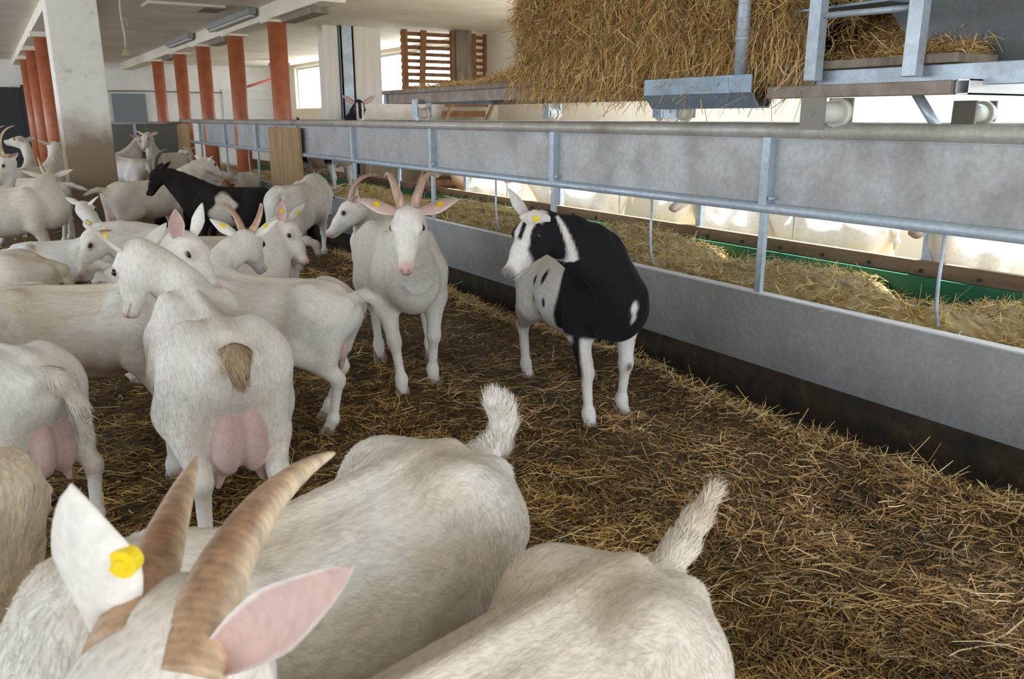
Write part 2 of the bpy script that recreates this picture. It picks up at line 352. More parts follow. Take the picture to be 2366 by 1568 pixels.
def ear_mesh(H, R, s, d, face, L=.15, W=.058, curl=.5):
    """One cupped ear with thickness. d, face: direction and opening side in head axes."""
    root = H(-.005, s * .046, .012); d = R @ nrm(d); fc = R @ np.array(face, float); fc = nrm(fc - d * (fc @ d)); wv = np.cross(d, fc)
    nu, nv = 12, 9; V = []; C = []
    prof = lambda t: W * (.42 + 1.25 * t) * (1 - t ** 3.2) ** .6 if t < .5 else W * (.42 + 1.25 * .5 + .12 * (t - .5)) * max(1 - t ** 3.2, .0004) ** .6
    for side in (1, -1):
        for i in range(nu + 1):
            t = i / nu
            for j in range(nv):
                a = (j / (nv - 1) * 2 - 1)
                ang = a * (1.9 - 1.35 * t) * curl * 1.6
                w = prof(t)
                q = root + d * L * t + wv * w * .62 * math.sin(ang) / max(curl, .3) * .62 + fc * (-(math.cos(ang)) * w * .55 + w * .35) - fc * .10 * L * t * t
                V.append(q - fc * (.0035 * (side < 0)) * (1 - abs(a) ** 4)); C.append(1 if side > 0 and abs(a) < .86 else 0)
    F = []; n = (nu + 1) * nv
    for i in range(nu):
        for j in range(nv - 1):
            a = i * nv + j
            F.append((a, a + 1, a + nv + 1, a + nv)); F.append((n + a, n + a + nv, n + a + nv + 1, n + a + 1))
        F.append((i * nv, i * nv + nv, n + i * nv + nv, n + i * nv)); F.append((i * nv + nv - 1, n + i * nv + nv - 1, n + i * nv + 2 * nv - 1, i * nv + 2 * nv - 1))
    for j in range(nv - 1):
        a = nu * nv + j; F.append((a, a + 1, n + a + 1, n + a))
    return np.array(V, np.float32), np.array(F), np.array(C)

def tube_mesh(pts, rad, ns=10, flat=1., flatdir=(0, 0, 1), ring=0.):
    """Tapered tube through points; FLAT squeezes it along one direction."""
    pts = np.array(pts, float); n = len(pts); V = []; F = []
    t = np.gradient(pts, axis=0); t /= np.linalg.norm(t, axis=1, keepdims=True) + 1e-9
    fd = np.array(flatdir, float)
    for i in range(n):
        a = fd - t[i] * (fd @ t[i]); a = nrm(a); b = np.cross(t[i], a)
        for j in range(ns):
            an = 2 * math.pi * j / ns
            V.append(pts[i] + (a * math.cos(an) * rad[i] * flat + b * math.sin(an) * rad[i]) * (1 + ring * (1 if i % 2 else -1)))
    for i in range(n - 1):
        for j in range(ns):
            F.append((i * ns + j, i * ns + (j + 1) % ns, (i + 1) * ns + (j + 1) % ns, (i + 1) * ns + j))
    F.append(tuple(range(ns))[::-1]); F.append(tuple((n - 1) * ns + j for j in range(ns)))
    return V, F

def blades(root, dirn, nor, length, width, col, rng, droop=.25, lift=.35):
    """Hairs: two-segment tapering blades; returns verts, quads-as-loops data, colours, normals."""
    n = len(root)
    d0 = dirn + nor * lift; d0 /= np.linalg.norm(d0, axis=1, keepdims=True) + 1e-9
    d1 = d0 + dirn * .5 - nor * droop; d1[:, 2] -= droop * .6; d1 /= np.linalg.norm(d1, axis=1, keepdims=True) + 1e-9
    sd = np.cross(d0, nor); sd /= np.linalg.norm(sd, axis=1, keepdims=True) + 1e-9
    L = length[:, None]; W = width[:, None]
    a0 = root - sd * W; a1 = root + sd * W; m = root + d0 * L * .5
    b0 = m - sd * W * .7; b1 = m + sd * W * .7; tip = m + d1 * L * .5
    V = np.stack([a0, a1, b1, b0, tip], 1).reshape(-1, 3)
    base = np.arange(n)[:, None] * 5
    quad = base + np.array([0, 1, 2, 3]); tri = base + np.array([3, 2, 4])
    C = np.repeat(col, 5, 0); N = np.repeat(nor, 5, 0)
    return V, quad, tri, C, N

def mesh_np(name, V, quads, tris, cols=None, normals=None, mats=(), smooth=True, matidx=None, extra=None):
    me = bpy.data.meshes.new(name); V = np.ascontiguousarray(V, np.float32)
    nq, nt = len(quads), len(tris)
    me.vertices.add(len(V)); me.vertices.foreach_set('co', V.ravel())
    lp = np.concatenate([np.asarray(quads, np.int32).ravel(), np.asarray(tris, np.int32).ravel()])
    me.loops.add(len(lp)); me.loops.foreach_set('vertex_index', lp)
    me.polygons.add(nq + nt)
    ls = np.concatenate([np.arange(nq) * 4, nq * 4 + np.arange(nt) * 3]).astype(np.int32)
    me.polygons.foreach_set('loop_start', ls)
    if matidx is not None: me.polygons.foreach_set('material_index', matidx.astype(np.int32))
    me.update(calc_edges=True)
    if smooth: me.shade_smooth()
    if cols is not None:
        at = me.attributes.new('Col', 'FLOAT_COLOR', 'POINT')
        c4 = np.ones((len(V), 4), np.float32); c4[:, :3] = cols; at.data.foreach_set('color', c4.ravel())
    for k, a in (extra or {}).items():
        at = me.attributes.new(k, 'FLOAT_VECTOR', 'POINT'); at.data.foreach_set('vector', np.ascontiguousarray(a, np.float32).ravel())
    if normals is not None: me.normals_split_custom_set_from_vertices(np.ascontiguousarray(normals, np.float32))
    for m in mats: me.materials.append(m)
    return me

WHITE = (.80, .77, .73); BLACK = (.012, .012, .014); PINK = (.62, .36, .32); CREAM = (.66, .54, .38)
TAILS = {'stub': [(-.44, 0, .655), (-.49, 0, .675), (-.515, 0, .715), (-.505, 0, .765)],
         'up': [(-.44, 0, .655), (-.50, 0, .70), (-.525, 0, .76), (-.515, 0, .82)],
         'back': [(-.44, 0, .655), (-.50, 0, .665), (-.555, 0, .655), (-.60, 0, .635)],
         'down': [(-.44, 0, .65), (-.485, 0, .63), (-.505, 0, .57), (-.505, 0, .52)],
         'curl': [(-.44, 0, .655), (-.495, 0, .675), (-.54, 0, .655), (-.555, 0, .60)]}

def value_noise(p, seed=0):
    r = np.random.default_rng(seed); out = np.zeros(len(p))
    for i in range(10):
        k = r.normal(0, 1, 3); ph = r.uniform(0, 6.28); out += np.sin(p @ k + ph)
    return out / 10 ** .5

def make_goat(label, x, y, ang, s, poll=(.60, 0, .97), fwd=(.85, 0, -.5), up=(0, 0, 1), feet={}, tail='curl', horns=None, paint=None,
              fat=1., belly=0., bend=0., udder=.6, vox=.009, fur=0, furlen=.018, furw=.0009, hs=1., neckr=.9, neckbend=(0, 0, 0), lying=False, z=0.,
              ears=None, tags=(), earface=(.75, 0, -.3), coat=WHITE, seed=1, group='white goats', tailr=1., tailfur=.05, tailtip=None, hooves=True, dirt=.5, beard=False,
              earcol=None, earW=.052, tailcol=None, tagj=4, furmask=None, collar=False, earL=.15, hock=0, eyecol=None, wattle=False, dark_lids=False, nose=PINK, ribs=True, taildir=None, pink=1.):
    g = dict(wattle=wattle, fat=fat, belly=belly, bend=bend, udder=udder, poll=poll, fwd=nrm(fwd), up=up, hs=hs, neckr=neckr, neckbend=neckbend, lying=lying, hock=hock,
             feet={k: (tuple(v) + (0,) * (3 - len(v))) for k, v in feet.items()}, tail=TAILS[tail] if isinstance(tail, str) else tail, tailr=tailr)
    rng = np.random.default_rng(seed)
    P, R, H = goat_prims(g)
    V, Q = sdf_grid(P, vox)
    if lying: pass
    by = {}
    for q in P:
        if q.neg: continue
        d = q.d(V); by[q.tag] = np.minimum(by[q.tag], d) if q.tag in by else d
    tg = list(by); reg = np.array([by[t] for t in tg]).argmin(0)
    is_ = lambda t: (reg == tg.index(t)) if t in tg else np.zeros(len(V), bool)
    hl = ((V - np.array(g['poll'])) @ R) / hs                       # head-local coordinates of every vertex
    col = np.tile(np.array(coat, float), (len(V), 1))
    mix = lambda c, w: col.__setitem__(slice(None), col * (1 - w[:, None]) + np.array(c) * w[:, None])
    nz = value_noise(V * 9, seed); nz2 = value_noise(V * 26, seed + 5)
    # warm cream along the spine and on rump and thighs, soiled knees and hocks, thin skin on nose, eyelids and udder
    mix((.64, .53, .38), np.clip(.30 * np.exp(-((V[:, 1]) / .05) ** 2) * (V[:, 2] > .62) * (nz * .6 + .6), 0, .6) * is_('torso'))
    mix(CREAM, np.clip((nz * .5 + nz2 * .3 - .15), 0, .55) * dirt * .9)
    if not lying:
        low = np.clip((.52 - V[:, 2]) / .12, 0, 1) * is_('torso')
        mix((.42, .31, .17), np.clip(low * (nz2 * .5 + .4), 0, .8) * dirt * .8)
        mix((.40, .28, .17), np.clip(np.exp(-((V[:, 2] - .25) / .05) ** 2) * (nz2 * .6 + .3), 0, .7) * is_('leg') * dirt)
        mix((.45, .36, .25), np.clip((.10 - V[:, 2]) / .08, 0, 1) * is_('leg') * (.5 if coat is WHITE else .2))
    if tailcol is not None: mix(tailcol, is_('tail') * .85)
    if paint is not None: paint(V, col, mix, is_, hl, nz, nz2)
    head = is_('head')
    nw = np.clip((hl[:, 0] - .222) / .025, 0, 1) * head
    mix(nose, nw * .75)
    mouth = np.exp(-((hl[:, 2] + .0745 + .06 * (.24 - hl[:, 0]) * (hl[:, 0] < .24)) / .0035) ** 2) * (hl[:, 0] > .175) * head
    mix((.25, .13, .11), mouth * .8)
    for s2 in (-1, 1):
        dn = np.linalg.norm(hl - np.array((.257, s2 * .012, -.05)), axis=1); mix((.16, .07, .06), np.clip(1 - dn / .011, 0, 1) * head)
        de = np.linalg.norm(hl - np.array((.083, s2 * .053, .007)), axis=1); mix((.42, .24, .22) if sum(coat) > 1.2 and not dark_lids else (.03, .03, .03), np.clip(1.3 - de / .022, 0, 1) * head * .8)
    if udder > 0: mix((.60, .42, .385), np.clip(np.clip((-.22 - V[:, 0]) / .05, 0, 1), 0, 1) * np.clip((np.min([by[t] for t in by if t != 'udder'], axis=0) - by['udder']) / .012 + .3, 0, 1) * .9 * pink)
    Nn = sdf_normal(P, V)
    N0 = len(V)
    verts = [V]; quads = [Q]; tris = [np.zeros((0, 3), int)]; cols = [col]; nors = [Nn]; rest = [V]
    base = N0
    if ears is None: ears = [(-.15, .92, .12), (-.15, -.92, .12)]
    tagpos = []
    for i, (sd, d) in enumerate(zip((1, -1), ears)):
        if d is None: continue
        fcc = earface[i] if isinstance(earface[0], (tuple, list)) else earface
        ev, ef, ec = ear_mesh(H, R, sd, d, fcc, (earL[i] if isinstance(earL, tuple) else earL) * hs, (earW[i] if isinstance(earW, tuple) else earW) * hs)
        verts.append(ev); quads.append(ef + base); base += len(ev)
        c = np.where(ec[:, None] > 0, np.array((.66, .47, .43)) if sum(coat) > .3 else np.array((.12, .07, .07)), np.array(coat))
        ce = col[np.argmin(((V[::7] - ev.mean(0)) ** 2).sum(1)) * 7]
        oc = earcol if earcol is not None else (ce if paint is not None and sum(ce) < .3 else np.array(coat))
        c = np.where(ec[:, None] > 0, c, np.array(oc)); cols.append(c)
        a = ev[1:]; tmp = bpy.data.meshes.new('t'); tmp.from_pydata(ev.tolist(), [], ef.tolist()); nn = np.zeros(len(ev) * 3, np.float32); tmp.vertices.foreach_get('normal', nn); bpy.data.meshes.remove(tmp)
        nors.append(nn.reshape(-1, 3)); rest.append(ev)
        mid = ev[4 * 9 + 4]; tagpos.append((sd, ev[6 * 9 + tagj], ev[(13 + 6) * 9 + tagj], R @ nrm(d)))
    # fur
    if fur > 0:
        tri_a = np.linalg.norm(np.cross(V[Q[:, 1]] - V[Q[:, 0]], V[Q[:, 3]] - V[Q[:, 0]]), axis=1)
        wq = tri_a * (1 + 3.0 * is_('tail')[Q[:, 0]]) * np.where(head[Q[:, 0]], .7, 1.)
        if furmask is not None: wq = wq * furmask(V[Q[:, 0]])
        wq = np.where(is_('udder')[Q[:, 0]], wq * .03, wq)
        qi = rng.choice(len(Q), fur, p=wq / wq.sum()); a, b = rng.random(fur)[:, None], rng.random(fur)[:, None]
        q = Q[qi]; root = (V[q[:, 0]] * (1 - a) + V[q[:, 1]] * a) * (1 - b) + (V[q[:, 3]] * (1 - a) + V[q[:, 2]] * a) * b
        no = Nn[q[:, 0]]; vi = q[:, 0]
        fl = np.tile(np.array((-.75, 0, -.55)), (fur, 1)); lg = is_('leg')[vi]; fl[lg] = (-.15, 0, -1)
        hd = head[vi]; fl[hd] = -R[:, 0]; nk = is_('neck')[vi]; fl[nk] = nrm(np.array((-.4, 0, -.7)))
        tl = is_('tail')[vi]; td = nrm(np.array(g['tail'][-1]) - np.array(g['tail'][0]))
        if taildir is not None: td = nrm(taildir)
        fl[tl] = td
        fl = fl + rng.normal(0, .22, (fur, 3)); fl -= no * (fl * no).sum(1, keepdims=True); fl /= np.linalg.norm(fl, axis=1, keepdims=True) + 1e-9
        ln = furlen * rng.uniform(.6, 1.35, fur); ln[hd] *= .5; ln[lg & (root[:, 2] < .3)] *= .5
        tipness = np.clip(np.linalg.norm(root - np.array(g['tail'][0]), axis=1) / .18, 0, 1); ln[tl] = tailfur * rng.uniform(.5, 1.2, tl.sum()) * (.55 + .6 * tipness[tl])
        fc = col[vi] * rng.uniform(.86, 1.12, (fur, 1)) * np.array((1., .985, .96)) ** rng.uniform(0, 2, (fur, 1))
        w = np.full(fur, furw); w[tl] *= 1.3
        bv, bq, bt, bc, bn = blades(root, fl, no, ln, w, np.clip(fc, 0, 1), rng, lift=.12)
        if tl.any(): pass
        verts.append(bv); quads.append(bq + base); tris.append(bt + base); cols.append(bc); nors.append(bn); rest.append(bv); base += len(bv)
    VV = np.concatenate(verts)
    root_e = bpy.data.objects.new('goat', None); COL.objects.link(root_e)
    root_e.location = (x, y, z); root_e.rotation_euler = (0, 0, ang); root_e.scale = (s, s, s)
    root_e['label'] = label; root_e['category'] = 'goat'
    if group: root_e['group'] = group
    me = mesh_np('body', VV, np.concatenate(quads), np.concatenate(tris), np.concatenate(cols), np.concatenate(nors), [MAT['coat']], extra={'rest': np.concatenate(rest)})
    child('body', me, root_e)
    for s2 in (-1, 1):
        bm = bmesh.new(); bmesh.ops.create_uvsphere(bm, u_segments=14, v_segments=10, radius=.0135 * hs)
        bmesh.ops.translate(bm, verts=bm.verts, vec=H(.086, s2 * .0530, .006))
        m2 = bpy.data.meshes.new('eye'); bm.to_mesh(m2); bm.free(); m2.shade_smooth(); m2.materials.append(MAT['eye']); child('eye', m2, root_e)
    if horns:
        hn = dict(L=.26, r=.02, back=.9, out=.25, mat='horn', curl=1.0, rise=1.0, ns=26, ring=.03); hn.update(horns)
        for s2 in (-1, 1):
            if hn.get('only') and s2 != hn['only']: continue
            pts = []; p = np.array((-.002, s2 * .024, .035)); th = math.radians(hn.get('tilt', 12)); ou = hn['out']
            n = hn['ns']; rad = []
            for i in range(n):
                t = i / (n - 1)
                a = th + hn['curl'] * 1.9 * t ** 1.15
                dv = nrm(np.array((-math.sin(a), s2 * ou * (1 - hn.get('outdec', .3) * t), math.cos(a))))
                pts.append(H(*p)); p = p + dv * hn['L'] / (n - 1); rad.append(hn['r'] * hs * (1 - t) ** .75 + .002)
            if 'vec' in hn:
                d0, d1 = [nrm(v) for v in hn['vec'][0 if s2 > 0 else 1]]; q = H(-.006, s2 * .026, .012) - d0 * .025; pts = []
                for i in range(n): pts.append(q); q = q + nrm(d0 * (1 - i / n) + d1 * (i / n)) * hn['L'] / (n - 1)
            hv, hf = tube_mesh(pts, rad, 14, 1.0, R[:, 0], hn['ring'])
            fo = np.array(hv).reshape(n, 14, 3) - np.array(pts)[:, None]; fo /= np.linalg.norm(fo, axis=2, keepdims=True) + 1e-9
            kd = nrm(R @ np.array(hn.get('keel', (.2, s2 * .9, -.3)))); kw = np.clip((fo @ kd - .15) * 1.6, 0, 1).reshape(-1)
            m2 = bpy.data.meshes.new('horn'); m2.from_pydata([tuple(v) for v in hv], [], hf); m2.shade_smooth()
            at = m2.attributes.new('along', 'FLOAT', 'POINT'); at.data.foreach_set('value', np.repeat(np.linspace(0, 1, n), 14).astype(np.float32))
            k2 = m2.attributes.new('keel', 'FLOAT', 'POINT'); k2.data.foreach_set('value', kw.astype(np.float32)); m2.materials.append(MAT[hn['mat']]); child('horn', m2, root_e)
    for sd, pin, pout, d in tagpos:
        if sd in tags:
            nv = nrm(pout - pin); o = (pin + pout) / 2
            bm = bmesh.new()
            Mx = Vector(tuple(nv)).to_track_quat('Z', 'Y').to_matrix().to_4x4(); Mx.translation = Vector(tuple(o))
            bmesh.ops.create_cone(bm, cap_ends=True, segments=18, radius1=.0125, radius2=.0125, depth=.013, matrix=Mx)
            bmesh.ops.create_cone(bm, cap_ends=True, segments=10, radius1=.005, radius2=.005, depth=.019, matrix=Mx)
            m2 = bpy.data.meshes.new('ear_tag'); bm.to_mesh(m2); bm.free(); m2.materials.append(MAT['tag']); child('ear_tag', m2, root_e)
    if hooves and not lying:
        for key, X0, Y0 in (('FL', .27, .105), ('FR', .27, -.105), ('HL', -.37, .115), ('HR', -.37, -.115)):
            dx, dy, dz = g['feet'].get(key, (0, 0, 0)); X, Y = X0 + dx + (.03 if X0 > 0 else .02), Y0 + dy
            hv = []; hf = []
            for s2 in (-1, 1):
                o = len(hv)
                for (zz, xa, xb, w) in ((0., -.035, .042, .016), (.012, -.034, .038, .0155), (.045, -.028, .012, .013), (.055, -.02, .0, .009)):
                    for (px, py) in ((xa, -.9), (xa, .9), (xa * .2 + xb * .8, 1.), (xb, .35 if s2 > 0 else -.35 + .0), (xa * .2 + xb * .8, -1.)):
                        hv.append((X + px, Y + s2 * .0165 + py * w, zz + dz))
                for k in range(3):
                    for j in range(5): hf.append((o + k*5 + j, o + k*5 + (j+1) % 5, o + k*5 + 5 + (j+1) % 5, o + k*5 + 5 + j))
                hf.append(tuple(o + j for j in range(5))[::-1]); hf.append(tuple(o + 15 + j for j in range(5)))
            m2 = bpy.data.meshes.new('hoof'); m2.from_pydata(hv, [], hf); m2.materials.append(MAT['hoof']); child('hoof', m2, root_e)
    if beard:
        n = 260; rt0 = np.array([H(.17 + rng.uniform(-.03, .03), rng.uniform(-.012, .012), -.098) for _ in range(n)])
        dn = np.tile(np.array((0., 0, -1.)), (n, 1)) + rng.normal(0, .15, (n, 3)); no = np.tile(R[:, 0], (n, 1))
        bv, bq, bt, bc, bn = blades(rt0, dn, no, rng.uniform(.05, .11, n), np.full(n, .0012), np.tile(np.array(coat), (n, 1)), rng, droop=0, lift=0)
        child('beard', mesh_np('beard', bv, bq, bt, bc, None, [MAT['coat']]), root_e)
    if collar:
        nb = [np.array((.30 + .10, 0, .66))]
    return root_e
# ---------------------------------------------------------------- ground form
def gz(x, y):
    x = np.asarray(x, float); y = np.asarray(y, float)
    h = .014 * np.sin(x * 13 + 2 * np.sin(y * 5)) * np.sin(y * 11 + 1.5 * np.sin(x * 7)) * (x < 3) * (y < 9) + .012 * np.sin(x * 2.1 + 1) * np.sin(y * 1.7) + .010 * np.sin(x * 5.3 + y * 3.1) + .008 * np.sin(x * 9.1 - y * 7.7 + 2)
    edge = 2.92 + .05 * np.sin(y * 2.3) + .03 * np.sin(y * 6.1)
    h = h + .035 * np.exp(-((x - edge + .16) / .14) ** 2) * (y < 8)
    return h - .09 * np.clip((x - edge) / .12, 0, 1) * (x < 3.6)

def grid_mesh(xs, ys, zf):
    X, Y = np.meshgrid(xs, ys, indexing='ij'); V = np.stack([X, Y, zf(X, Y)], -1).reshape(-1, 3); ny = len(ys)
    i, j = np.meshgrid(np.arange(len(xs) - 1), np.arange(ny - 1), indexing='ij'); a = (i * ny + j).ravel()
    return V, np.stack([a, a + ny, a + ny + 1, a + 1], 1)

def stalks(P, az, tilt, L, W, col, rng, bendy=.25):
    """Straw stalks as creased three-segment strips lying at P. Returns vertices, quads, colours."""
    n = len(P); d = np.stack([np.cos(az) * np.cos(tilt), np.sin(az) * np.cos(tilt), np.sin(tilt)], 1)
    roll = rng.uniform(-1.2, 1.2, n); s0 = np.stack([-np.sin(az), np.cos(az), np.zeros(n)], 1); u0 = np.cross(d, s0)
    s = s0 * np.cos(roll)[:, None] + u0 * np.sin(roll)[:, None]; u = np.cross(d, s)
    k1 = rng.normal(0, bendy, (n, 2)); V = []
    for q, t in enumerate((-.5, -.17, .17, .5)):
        off = (t * t - .08)[..., None] if hasattr(t, 'shape') else (t * t - .08)
        c = P + d * (L * t)[:, None] + (u * k1[:, :1] + s * k1[:, 1:]) * (L * off * 1.6)[:, None]
        w = (W * (1. if abs(t) < .4 else .75))[:, None]
        V += [c - s * w, c + s * w]
    V = np.stack(V, 1).reshape(-1, 3); b = np.arange(n)[:, None] * 8
    Q = np.concatenate([b + np.array([0, 1, 3, 2]), b + np.array([2, 3, 5, 4]), b + np.array([4, 5, 7, 6])])
    return V, Q, np.repeat(col, 8, 0)

def straw_cols(n, rng, kind='bed'):
    if kind == 'bed': pal = np.array([(.60, .40, .165), (.44, .265, .085), (.17, .095, .034), (.76, .59, .34), (.50, .33, .12), (.07, .042, .018)]); pr = [.20, .20, .21, .11, .12, .16]
    elif kind == 'hay': pal = np.array([(.76, .58, .28), (.58, .40, .14), (.36, .23, .075), (.84, .71, .42), (.64, .48, .20)]); pr = [.25, .25, .15, .15, .20]
    else: pal = np.array([(.68, .46, .19), (.52, .32, .11), (.34, .20, .07), (.78, .60, .32), (.60, .42, .17)]); pr = [.27, .25, .14, .16, .18]
    c = pal[rng.choice(len(pal), n, p=pr)]; return np.clip(c * rng.uniform(.75, 1.25, (n, 1)), 0, 1)

def stuff(name, V, Q, C, label, cat, par=None):
    me = mesh_np(name, V, Q, np.zeros((0, 3), int), C, None, [MAT['straw']], smooth=False)
    o = bpy.data.objects.new(name, me); COL.objects.link(o); o['kind'] = 'stuff'
    if label: o['label'] = label; o['category'] = cat
    return o

# ---------------------------------------------------------------- the setting
def struct(mb, name, mat):
    o = mb.build(name, mat); o['kind'] = 'structure'; return o
CE = 2.70
xs = np.concatenate([np.linspace(-5, -.6, 16), np.linspace(-.5, 3.6, 130), np.linspace(3.8, 8.2, 20)])
ys = np.concatenate([np.linspace(-4, .3, 10), np.linspace(.4, 8, 190), np.linspace(8.2, 24, 60)])
V, Q = grid_mesh(xs, ys, gz)
o = bpy.data.objects.new('floor', mesh_np('floor', V, Q, np.zeros((0, 3), int), None, None, [MAT['litter'], MAT['dry_litter']], matidx=(V[Q[:, 0], 0] > 3.4).astype(int))); COL.objects.link(o); o['kind'] = 'structure'
struct(MB().box(-5.2, 5.3, -4.0, 24.2, CE, CE + .2).box(7.0, 7.5, -4.0, 24.2, CE, CE + .2).box(5.3, 7.0, 8.4, 24.2, CE, CE + .2).box(5.3, 7.0, -4, -3, CE, CE + .2).box(5.3, 7.0, 1.9, 2.3, CE, CE + .2).box(5.3, 7.0, 6.2, 6.6, CE, CE + .2), 'ceiling', 'ceiling_paint')  # gaps over the far side are unseen rooflights, added to brighten the goats there
w = MB().box(-5.2, 7.45, 24, 24.2, -.1, CE); struct(w, 'wall_back', 'plaster')
w = MB().box(-5.2, -5, -4, 24, -.1, .7).box(-5.2, -5, -4, 24, 2.55, CE).box(-5.2, -5, -4, -1, .7, 2.55)  # openings in this unseen wall are added to light the back wall and ceiling
for y in (-1, 2.8, 6.6, 10.4, 14.2, 18.0, 21.8): w.box(-5.2, -5, y, y + .4, .7, 2.55)
struct(w, 'wall_left', 'plaster')
struct(MB().box(-5.2, -2.6, -4.0, -3.8, -.1, CE).box(5.2, 7.45, -4.0, -3.8, -.1, CE).box(-2.6, 5.2, -4.0, -3.8, 2.25, CE), 'wall_front_added', 'plaster')  # unseen wall added behind the camera to cut daylight on the foreground
# right wall: low parapet, piers, tall openings to the yard
w = MB().box(7.2, 7.45, -4, 24, -.1, 1.58)
openings = [(-3.3, -.3), (.0, 3.0), (3.3, 6.3), (6.6, 9.6), (13.0, 17.6), (18.2, 22.6)]  # near four are unseen, put in to light the goats beyond the fence
ed = [-4] + [v for o_ in openings for v in o_] + [24]
for i in range(0, len(ed), 2): w.box(7.2, 7.45, ed[i], ed[i + 1], 1.58, CE)
for a, b in openings: w.box(7.2, 7.45, a, b, 2.62, CE)
struct(w, 'wall_right', 'warm_plaster')
for i, (a, b) in enumerate(openings):
    f = MB()
    for y0, y1, z0, z1 in ((a, b, 1.58, 1.63), (a, b, 2.57, 2.62), (a, a + .05, 1.63, 2.57), (b - .05, b, 1.63, 2.57)): f.box(7.28, 7.36, y0, y1, z0, z1)
    struct(f, 'window_%d' % (i + 1), 'glass_frame')
b = MB().box(3.16, 3.44, 8.9, 24, 2.53, CE); struct(b, 'trim_1', 'ceiling_paint')
b = MB().box(.76, 1.04, 8.0, 24, 2.57, CE); struct(b, 'trim_2', 'ceiling_paint')
d = MB().box(2.85, 3.65, 23.93, 24, 0, 1.95); struct(d, 'door_1', 'door_blue')
for x0, x1 in ((2.98, 3.2), (3.3, 3.5)): pass
d = MB().box(5.6, 7.1, 23.93, 24, 0, 2.1)
for z in (.5, 1.0, 1.45, 1.85): d.box(5.6, 7.1, 23.91, 23.94, z, z + .04)
struct(d, 'door_2', 'white_paint')
struct(MB().box(-.6, .86, 23.92, 24, 0, 2.06).box(.86, .95, 23.88, 24, 0, 2.12), 'door_3', 'dark_door')
pl = MB().box(4.85, 7.2, 12.05, 12.2, -.05, 1.56); struct(pl, 'wall_partition', 'limewash')
PX0 = .715
# tall limewashed pier by the pen, with its broader foot
t = empty('concrete_pillar', (PX0 + .25, 10.75, 0), 'broad limewashed concrete pillar with a soiled brown lower half standing in the goat pen', 'pillar')
under(MB().box(PX0, PX0 + .50, 10.5, 11.0, .0, CE, .015), 'shaft', 'limewash', t); under(MB().box(PX0 - .02, PX0 + .54, 10.45, 11.03, -.05, .36, .01), 'plinth', 'limewash', t)
t = empty('concrete_pillar', (5.0, 12.9, 0), 'white concrete pillar with a steel channel on its edge beyond the feed rails', 'pillar')
under(MB().box(4.98, 5.42, 12.62, 13.1, -.05, CE, .01), 'shaft', 'white_concrete', t); under(MB().box(4.50, 4.74, 12.66, 12.9, -.05, CE, .01), 'timber_facing', 'wood' if 0 else 'white_concrete', t)
under(MB().box(4.76, 4.96, 12.60, 12.62, -.05, CE).box(4.76, 4.78, 12.60, 12.8, -.05, CE).box(4.94, 4.96, 12.60, 12.8, -.05, CE), 'steel_channel', 'zinc_tube', t)
reds = [(3.3, 10.95, 'nearest of the five along the feed fence'), (3.3, 13.05, 'second along the feed fence counting from the wooden boarded one'), (3.3, 15.2, 'third and middle one of the five along the feed fence'),
        (3.3, 17.2, 'fourth along the feed fence, next to last before the far wall'), (3.3, 19.6, 'farthest of the five along the feed fence'),
        (.9, 14.7, 'rightmost of the three close beside the limewashed pillar'), (.9, 17.65, 'middle of the three beside the limewashed pillar'), (.9, 20.4, 'leftmost and farthest of the three beside the limewashed pillar')]
for x, y, lb in reds:
    t = empty('round_post', (x, y, 0), 'red round post, ' + lb, 'post', 'red round posts holding the ceiling beams')
    under(MB().tube((x, y, -.05), (x, y, 2.50), .115, 28), 'shaft', 'red_pipe', t); under(MB().box(x - .16, x + .16, y - .16, y + .16, 2.50, 2.57 if x < 2 else 2.53), 'cap', 'ceiling_paint', t)

# ---------------------------------------------------------------- near feed fence
PY = [-.835 + 1.815 * k for k in range(10)]
fx = 3.2
t = empty('feed_fence', (fx, 2.8, 0), 'long galvanised feed fence with solid top panels running beside the straw pen', 'fence')
under(MB().tube((fx, -1.2, 1.29), (fx, 17.2, 1.29), .036, 20), 'top_rail', 'galvanised_dirty', t)
under(MB().tube((fx - .015, -1.2, .925), (fx - .015, 17.2, .925), .025, 16), 'lower_rail', 'zinc_tube', t)
for a, b_ in zip(PY[:-1], PY[1:]): under(MB().box(fx + .008, fx + .013, a + .012, b_ - .012, .945, 1.256).box(fx - .012, fx + .012, a + .012, b_ - .012, 1.252, 1.256), 'panel', 'galvanised', t)
for y in PY:
    m = MB().box(fx - .035, fx + .012, y - .024, y + .024, .93, 1.262, .004); m.box(fx - .02, fx + .006, y - .02, y + .02, .505, .94, .003); m.tube((fx - .03, y - .045, .975), (fx + .012, y - .045, .975), .009, 10)
    under(m, 'post', 'zinc_tube', t)
for k in range(9):
    y = .12 + 1.75 * k
    under(MB().pipe([(fx - .01, y, .92), (fx - .01, y, .70), (fx - .004, y - .002, .60), (fx + .012, y - .012, .525)], .0075, 8), 'rod', 'zinc_tube', t)
